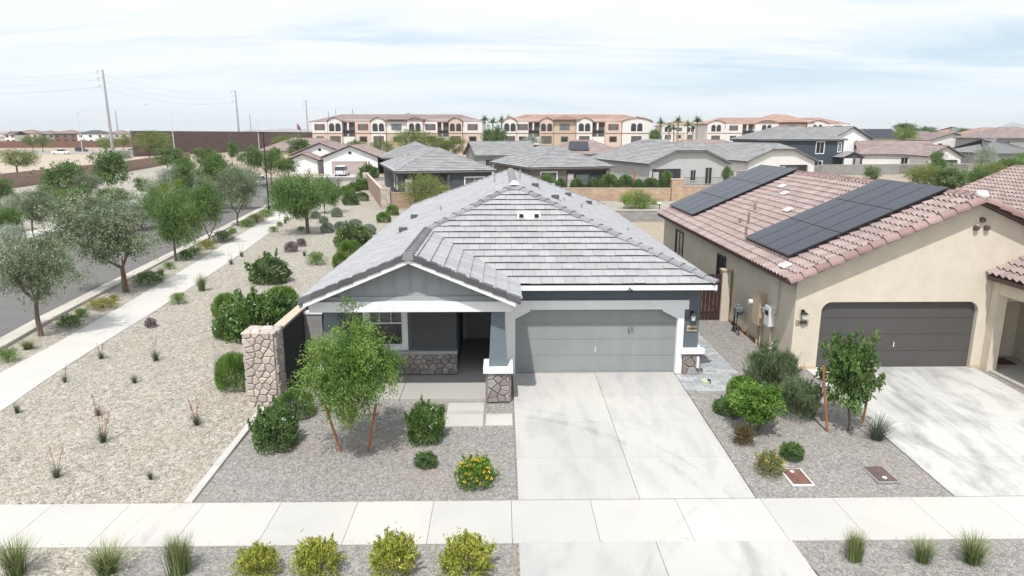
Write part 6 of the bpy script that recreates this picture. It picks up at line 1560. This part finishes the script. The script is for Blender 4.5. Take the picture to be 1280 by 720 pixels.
plant('green clipped ball right of the flowering shrubs near the street corner', 'trimdk', 452, 252, 17, 13)
plant('flowering green bush nearest of the group by the street corner', 'shrubmid', 437, 257, 21, 20, flowers=fl_white, nf=40)
plant('green bush behind the flowering one at the street corner', 'ball', 433, 245, 20, 14)
plant('reddish flowered green bush in the street corner group', 'shrubmid', 442, 240, 18, 12, flowers=fl_red, nf=25)
plant('flowering bush nearest the pinkish wall by the street corner', 'shrubmid', 451, 238, 20, 14, flowers=fl_white, nf=30)
plant('large dark bush right of the white garage house', 'shrub', 460, 223, 24, 18, k=2)
plant('small olive bush right of the white house driveway', 'mat', 451, 224, 14, 9)
plant('purple grey agave like plant, larger of two in the gravel', 'purple', 363, 316, 18, 15, cat='plant', name='agave')
plant('purple grey agave like plant, smaller of two in the gravel', 'purple', 376, 309, 12, 12, cat='plant', name='agave')
plant('purple brown agave near the edge of the side path', 'purple', 187, 411, 15, 14, cat='plant', name='agave')
# grasses and red yuccas
GY = 'small spiky plants in the cream gravel'
for (bx, by, w_, h_, st, col_, la) in (
    (19, 520, 12, 13, 0, None, 'spiky tuft at the left edge beside the side path'), (79, 481, 11, 12, 1, fl_brown, 'spiky tuft beside the side path above the left edge one'),
    (124, 451, 14, 10, 2, fl_brown, 'spiky tuft with two thin dark stalks leaning over the side path'), (192, 454, 16, 14, 2, fl_brown, 'browning spiky tuft with pale stalks below the purple agave'),
    (166, 482, 13, 12, 0, None, 'dark spiky tuft in the middle of the gravel, above the red stalks'), (243, 536, 18, 16, 4, fl_red, 'spiky plant with thin red stalks left of the garden kerb'),
    (125, 558, 22, 20, 4, fl_red, 'dark spiky plant with the brightest red flower stalks'), (120, 523, 14, 12, 1, fl_red, 'small spiky tuft right above the brightest red stalks'),
    (67, 602, 19, 16, 2, fl_red, 'spiky plant with one tall red stalk nearest the pavement'), (186, 603, 12, 11, 0, None, 'small grey tuft near the pavement'),
    (301, 322, 8, 8, 2, fl_brown, 'thin spiky plant with brown stalks beside the side path, upper one'), (288, 332, 9, 8, 2, fl_brown, 'thin spiky plant with brown stalks beside the side path, lower one'),
    (380, 321, 8, 7, 0, None, 'tiny tuft left of the short grass clump')):
    r_, c_, Wm_, Hm_ = plant(la, 'yucca', bx, by, w_*1.35, h_*1.15, name='red_yucca', cat='plant', group=GY)
    if st: stalks(r_, st, max(Hm_*2.1, .6), col_, int(bx), r=.006)
for (bx, by, w_, h_, kd, la) in (
    (221, 382, 20, 16, 'mat', 'low green grass tuft at the path edge'), (250, 366, 24, 24, 'grass', 'pale feathery grass clump above the low tuft at the path edge'),
    (341, 291, 12, 8, 'mat', 'small green tuft first of the row up the path edge'), (349, 284, 9, 7, 'mat', 'small green tuft second of the row up the path edge'), (356, 280, 8, 7, 'grass', 'tiny grass tuft third of the row up the path edge'), (358, 277, 8, 6, 'mat', 'tiny green tuft fourth of the row up the path edge'),
    (370, 274, 12, 12, 'grass', 'straw coloured grass clump left of the willow trunk'), (376, 290, 10, 7, 'mat', 'small tuft at the foot of the willow trunk, left side'), (383, 279, 9, 8, 'grass', 'thin grass right behind the willow trunk')):
    plant(la, kd, bx, by, w_, h_, name='grass_clump', cat='grass')
GM = 'low plants in the verge between kerb and path'
for (bx, by, w_, h_, kd, la) in (
    (5, 456, 26, 20, 'mat', 'green clump in the verge at the left edge'), (30, 440, 30, 14, 'grass', 'light grass clump in the verge beside the first street tree'), (82, 411, 32, 16, 'matdk', 'dark green clump right of the first street tree'),
    (99, 399, 18, 13, 'mat', 'fresh green tuft in the verge between first and second trees'), (122, 389, 42, 14, 'matyel', 'yellow ground cover patch left of the second street tree'), (141, 378, 12, 9, 'matyel', 'small yellowish tuft left of the second street tree'),
    (181, 358, 40, 18, 'matdk', 'dark green ground cover right of the staked tree'), (200, 346, 16, 12, 'grass', 'pale tuft in the verge below the third street tree'), (210, 338, 15, 10, 'mat', 'green tuft in the verge below the third street tree'),
    (230, 326, 20, 14, 'matdk', 'dark sprawling plant right of the third street tree'), (242, 320, 17, 11, 'mat', 'green patch in the verge left of the twin trunk tree'), (256, 313, 24, 13, 'matyel', 'yellow patch at the foot of the twin trunk tree'),
    (277, 303, 26, 15, 'matdk', 'dark green patch right of the twin trunk tree'), (290, 293, 12, 8, 'mat', 'tiny green patch left of the low forked tree'), (307, 285, 20, 11, 'mat', 'green patch right of the low forked tree'),
    (319, 279, 22, 12, 'matyel', 'bright yellow green patch left of the black lamp post'), (331, 272, 20, 10, 'mat', 'bright green patch at the foot of the black lamp post'), (345, 264, 18, 8, 'mat', 'green patch right of the black lamp post'), (354, 258, 12, 6, 'matdk', 'dark patch farthest along the verge')):
    plant(la, kd, bx, by, w_, h_, name='ground_cover_plant', cat='ground cover', group=GM)
# near verge row
plant('upright green grass tuft in the near verge left of the yellow mounds', 'tuft', 219, 726, 46, 52, name='grass_clump', cat='grass', k=0)
plant('pale arching grass in the near verge second from the left edge', 'grass', 124, 730, 74, 40, name='grass_clump', cat='grass', k=0)
plant('dark arching grass cut by the bottom left corner', 'grass', 8, 732, 70, 56, name='grass_clump', cat='grass', k=1)
for i, (bx, w_, h_, la) in enumerate(((317, 52, 38, 'yellowest leafy mound, leftmost of four in the near verge'), (394, 60, 46, 'yellow green mound, second of four in the near verge'), (489, 62, 52, 'tallest mound with upright sprigs, third of four in the near verge'), (582, 74, 44, 'greenest mound, rightmost of four beside the apron'))):
    plant(la, 'lantana', bx, 728, w_, h_, name='lantana_bush', cat='shrub', group='yellow green mounds in the near verge', k=i)
plant('compact upright grass tuft in the near verge right of the apron', 'tuft', 1071, 707, 33, 40, name='grass_clump', cat='grass', k=1)
plant('loose green grass in the middle of the right near verge', 'grass', 1160, 712, 50, 34, name='grass_clump', cat='grass', k=2)
plant('loose green grass rightmost in the near verge', 'grass', 1226, 716, 62, 42, name='grass_clump', cat='grass', k=3)
# bed between the driveways
plant('large dark rosemary like bush against the beige wall', 'rosemary', 970, 492, 66, 56, k=0)
plant('second grey green bush in front of the large rosemary like one', 'rosemary', 1002, 527, 58, 52, k=1)
plant('short fresh green clipped shrub left of the large dark bush', 'trim', 931, 505, 40, 36, k=0)
plant('grass tuft leaning out under the clipped shrub beside the pavers', 'shrub', 911, 522, 34, 20, k=0)
plant('small reddish bronze shrub at the driveway side of the bed', 'reddish', 931, 560, 26, 27, k=0)
plant('small dark green creeping shrub in the grey gravel', 'shrub', 993, 578, 32, 20, k=1)
plant('fading yellowish shrub left of the rusty utility cover', 'faded', 965, 598, 40, 28, flowers=fl_yel, nf=8, k=0)
plant('spiky grey green plant beside the neighbour driveway', 'spiky', 1103, 558, 52, 36, name='spiky_plant', cat='plant', k=0)
r_, P_ = tree('small bright green tree with a low crown in the right bed', 'lime', 948, 540, 914, 990, 474, 530, 4, name='young_tree', r0=.04, fork_h=.3, k=0)
[c for c in r_.children if c.name.startswith('crown')][0].data = crown_mesh('crown', lf_young, 75, 220, (.09, .045), .05, .26, .35, seed=88, strand=.18, lobes=5, low=-.7)
r_, P_ = tree('young tree with tall thin top in front of the brown garage door', 'dark', 1060, 540, 1030, 1106, 408, 524, 3, name='young_tree', r0=.035, fork_h=.35, k=0)
[c for c in r_.children if c.name.startswith('crown')][0].data = crown_mesh('crown', lf_mid, 72, 150, (.10, .05), .1, .22, .40, seed=91, strand=.16, lobes=7, low=-.55)
stake('reddish brown stake left of the young tree in the right bed', (1035, 541), (1029, 457))
stake('reddish brown stake mostly hidden in the young tree crown', (1078, 528), (1092, 455))
# hedge bushes on the tan wall and others behind
for i, (bx, w_, h_, la) in enumerate(((701, 13, 9, 'clipped hedge bush first from the left above the tan wall'), (722, 16, 9, 'clipped hedge bush second above the tan wall'), (742, 15, 9, 'clipped hedge bush third above the tan wall'), (762, 22, 13, 'looser hedge bush fourth above the tan wall'), (783, 20, 12, 'hedge bush fifth above the tan wall, greener'), (799, 12, 8, 'small hedge bush sixth above the tan wall'), (815, 22, 9, 'clipped hedge bush seventh above the tan wall'), (834, 15, 16, 'tallest hedge bush next to the tan pier'))):
    X_ = ony(bx, 230, 53).x; plant(la, 'trimdk', bx, 240, w_*1.25, (h_+14)*1.5, name='hedge_bush', group='hedge bushes above the tan wall', P=Vector((X_, 53.0, 0)))
tree('small leafy tree left of the hedge bushes', 'green', 682, 240, 672, 694, 216, 234, 3, name='tree', Y=56)
plant('olive shrub right of the airy tree on the bank', 'mat', 818, 262, 14, 10); plant('small dark shrub left of the airy tree trunk on the bank', 'mat', 803, 264, 12, 9)
plant('low green ground plant on the raised bank', 'mat', 812, 276, 22, 7)

# ------------------------------------------------------------------ light
EL, AZ = R(60), R(196)      # sun behind the camera's left shoulder
sd_ = Vector((-math.sin(R(16))*math.cos(EL), -math.cos(R(16))*math.cos(EL), math.sin(EL)))
sl = bpy.data.lights.new('sun', 'SUN'); sl.energy = 4.1; sl.angle = R(1.2); sl.color = (1, .965, .91)
so = bpy.data.objects.new('sun', sl); COL.objects.link(so); so.rotation_euler = sd_.to_track_quat('Z', 'Y').to_euler()
w = bpy.data.worlds.new('World'); sc.world = w; w.use_nodes = True; t = w.node_tree
bg = t.nodes['Background']; bg.inputs[1].default_value = 0.10
sky = t.nodes.new('ShaderNodeTexSky'); sky.sky_type = 'NISHITA'; sky.sun_disc = False
sky.sun_elevation = EL; sky.sun_rotation = math.atan2(sd_.x, sd_.y); sky.dust_density = 1.5; sky.altitude = 300
co = t.nodes.new('ShaderNodeTexCoord'); sx = t.nodes.new('ShaderNodeSeparateXYZ'); L(t, co.outputs['Generated'], sx.inputs[0])
def M(op, a, b=None):
    n = t.nodes.new('ShaderNodeMath'); n.operation = op
    for i, v in ((0, a), (1, b)):
        if v is None: continue
        if hasattr(v, 'links'): L(t, v, n.inputs[i])
        else: n.inputs[i].default_value = v
    return n.outputs[0]
zz = M('ADD', M('MAXIMUM', sx.outputs[2], 0.0), 0.09)
cx_ = M('DIVIDE', sx.outputs[0], zz); cy_ = M('DIVIDE', sx.outputs[1], zz)
cb = t.nodes.new('ShaderNodeCombineXYZ'); L(t, cx_, cb.inputs[0]); L(t, cy_, cb.inputs[1])
mp = t.nodes.new('ShaderNodeMapping'); mp.inputs['Scale'].default_value = (.42, 1.15, 1); mp.inputs['Rotation'].default_value = (0, 0, R(-12)); mp.inputs['Location'].default_value = (3.1, 1.7, 0); L(t, cb.outputs[0], mp.inputs[0])
n1 = N(t, 'ShaderNodeTexNoise', Scale=0.8, Detail=10.0, Roughness=0.6, Distortion=0.7); L(t, mp.outputs[0], n1.inputs['Vector'])
az_ = M('DIVIDE', sx.outputs[0], M('MAXIMUM', sx.outputs[1], 0.05))
def bump2(a0, ra, e0, re_):
    u_ = M('DIVIDE', M('SUBTRACT', az_, a0), ra); v_ = M('DIVIDE', M('SUBTRACT', sx.outputs[2], e0), re_)
    return M('MAXIMUM', M('SUBTRACT', 1.0, M('ADD', M('MULTIPLY', u_, u_), M('MULTIPLY', v_, v_))), 0.0)
nb_ = M('SUBTRACT', M('ADD', n1.outputs[0], 0.05), M('ADD', M('MULTIPLY', bump2(.62, .50, .085, .055), .17), M('MULTIPLY', bump2(.10, .40, .07, .03), .10)))
cf = ramp(t, nb_, [(0.32, (.08, .08, .08)), (0.56, (1, 1, 1))])
n2 = N(t, 'ShaderNodeTexNoise', Scale=1.6, Detail=8.0, Roughness=0.6); L(t, mp.outputs[0], n2.inputs['Vector'])
cl = ramp(t, n2.outputs[0], [(0.3, (9.1, 9.75, 10.4)), (0.65, (10.2, 10.5, 10.8))])
base = mixc(t, 0.72, sky.outputs[0], (6.2, 8.5, 10.4))
hz = M('SUBTRACT', 1.0, M('MINIMUM', M('MULTIPLY', M('MAXIMUM', sx.outputs[2], 0.0), 9.0), 1.0))   # pale air near the horizon
col = mixc(t, cf, base, cl)
col = mixc(t, M('MULTIPLY', hz, 0.75), col, (9.0, 10.1, 11.2))
L(t, col, bg.inputs[0])
sc.view_settings.view_transform = 'Standard'; sc.view_settings.look = 'None'; sc.view_settings.exposure = 0.04; sc.view_settings.gamma = 1
sc.cycles.max_bounces = 6; sc.cycles.diffuse_bounces = 3; sc.cycles.transparent_max_bounces = 4; sc.cycles.caustics_reflective = False; sc.cycles.caustics_refractive = False

# haze
hb_ = MB().box(-10000, 10000, -500, 10000, -32, 185).build('haze', None or flat('tmp', (1, 1, 1)))
hb_['kind'] = 'stuff'; hb_['label'] = 'thin pale haze in the air'; hb_['category'] = 'haze'
hm = bpy.data.materials.new('air'); hm.use_nodes = True; ht = hm.node_tree; ht.nodes.clear()
ho = ht.nodes.new('ShaderNodeOutputMaterial'); hv = ht.nodes.new('ShaderNodeVolumePrincipled'); hv.inputs['Density'].default_value = 0.00012; hv.inputs['Color'].default_value = (.96, .99, 1, 1); hv.inputs['Anisotropy'].default_value = 0.0
ht.links.new(hv.outputs[0], ho.inputs['Volume']); hb_.data.materials.clear(); hb_.data.materials.append(hm)
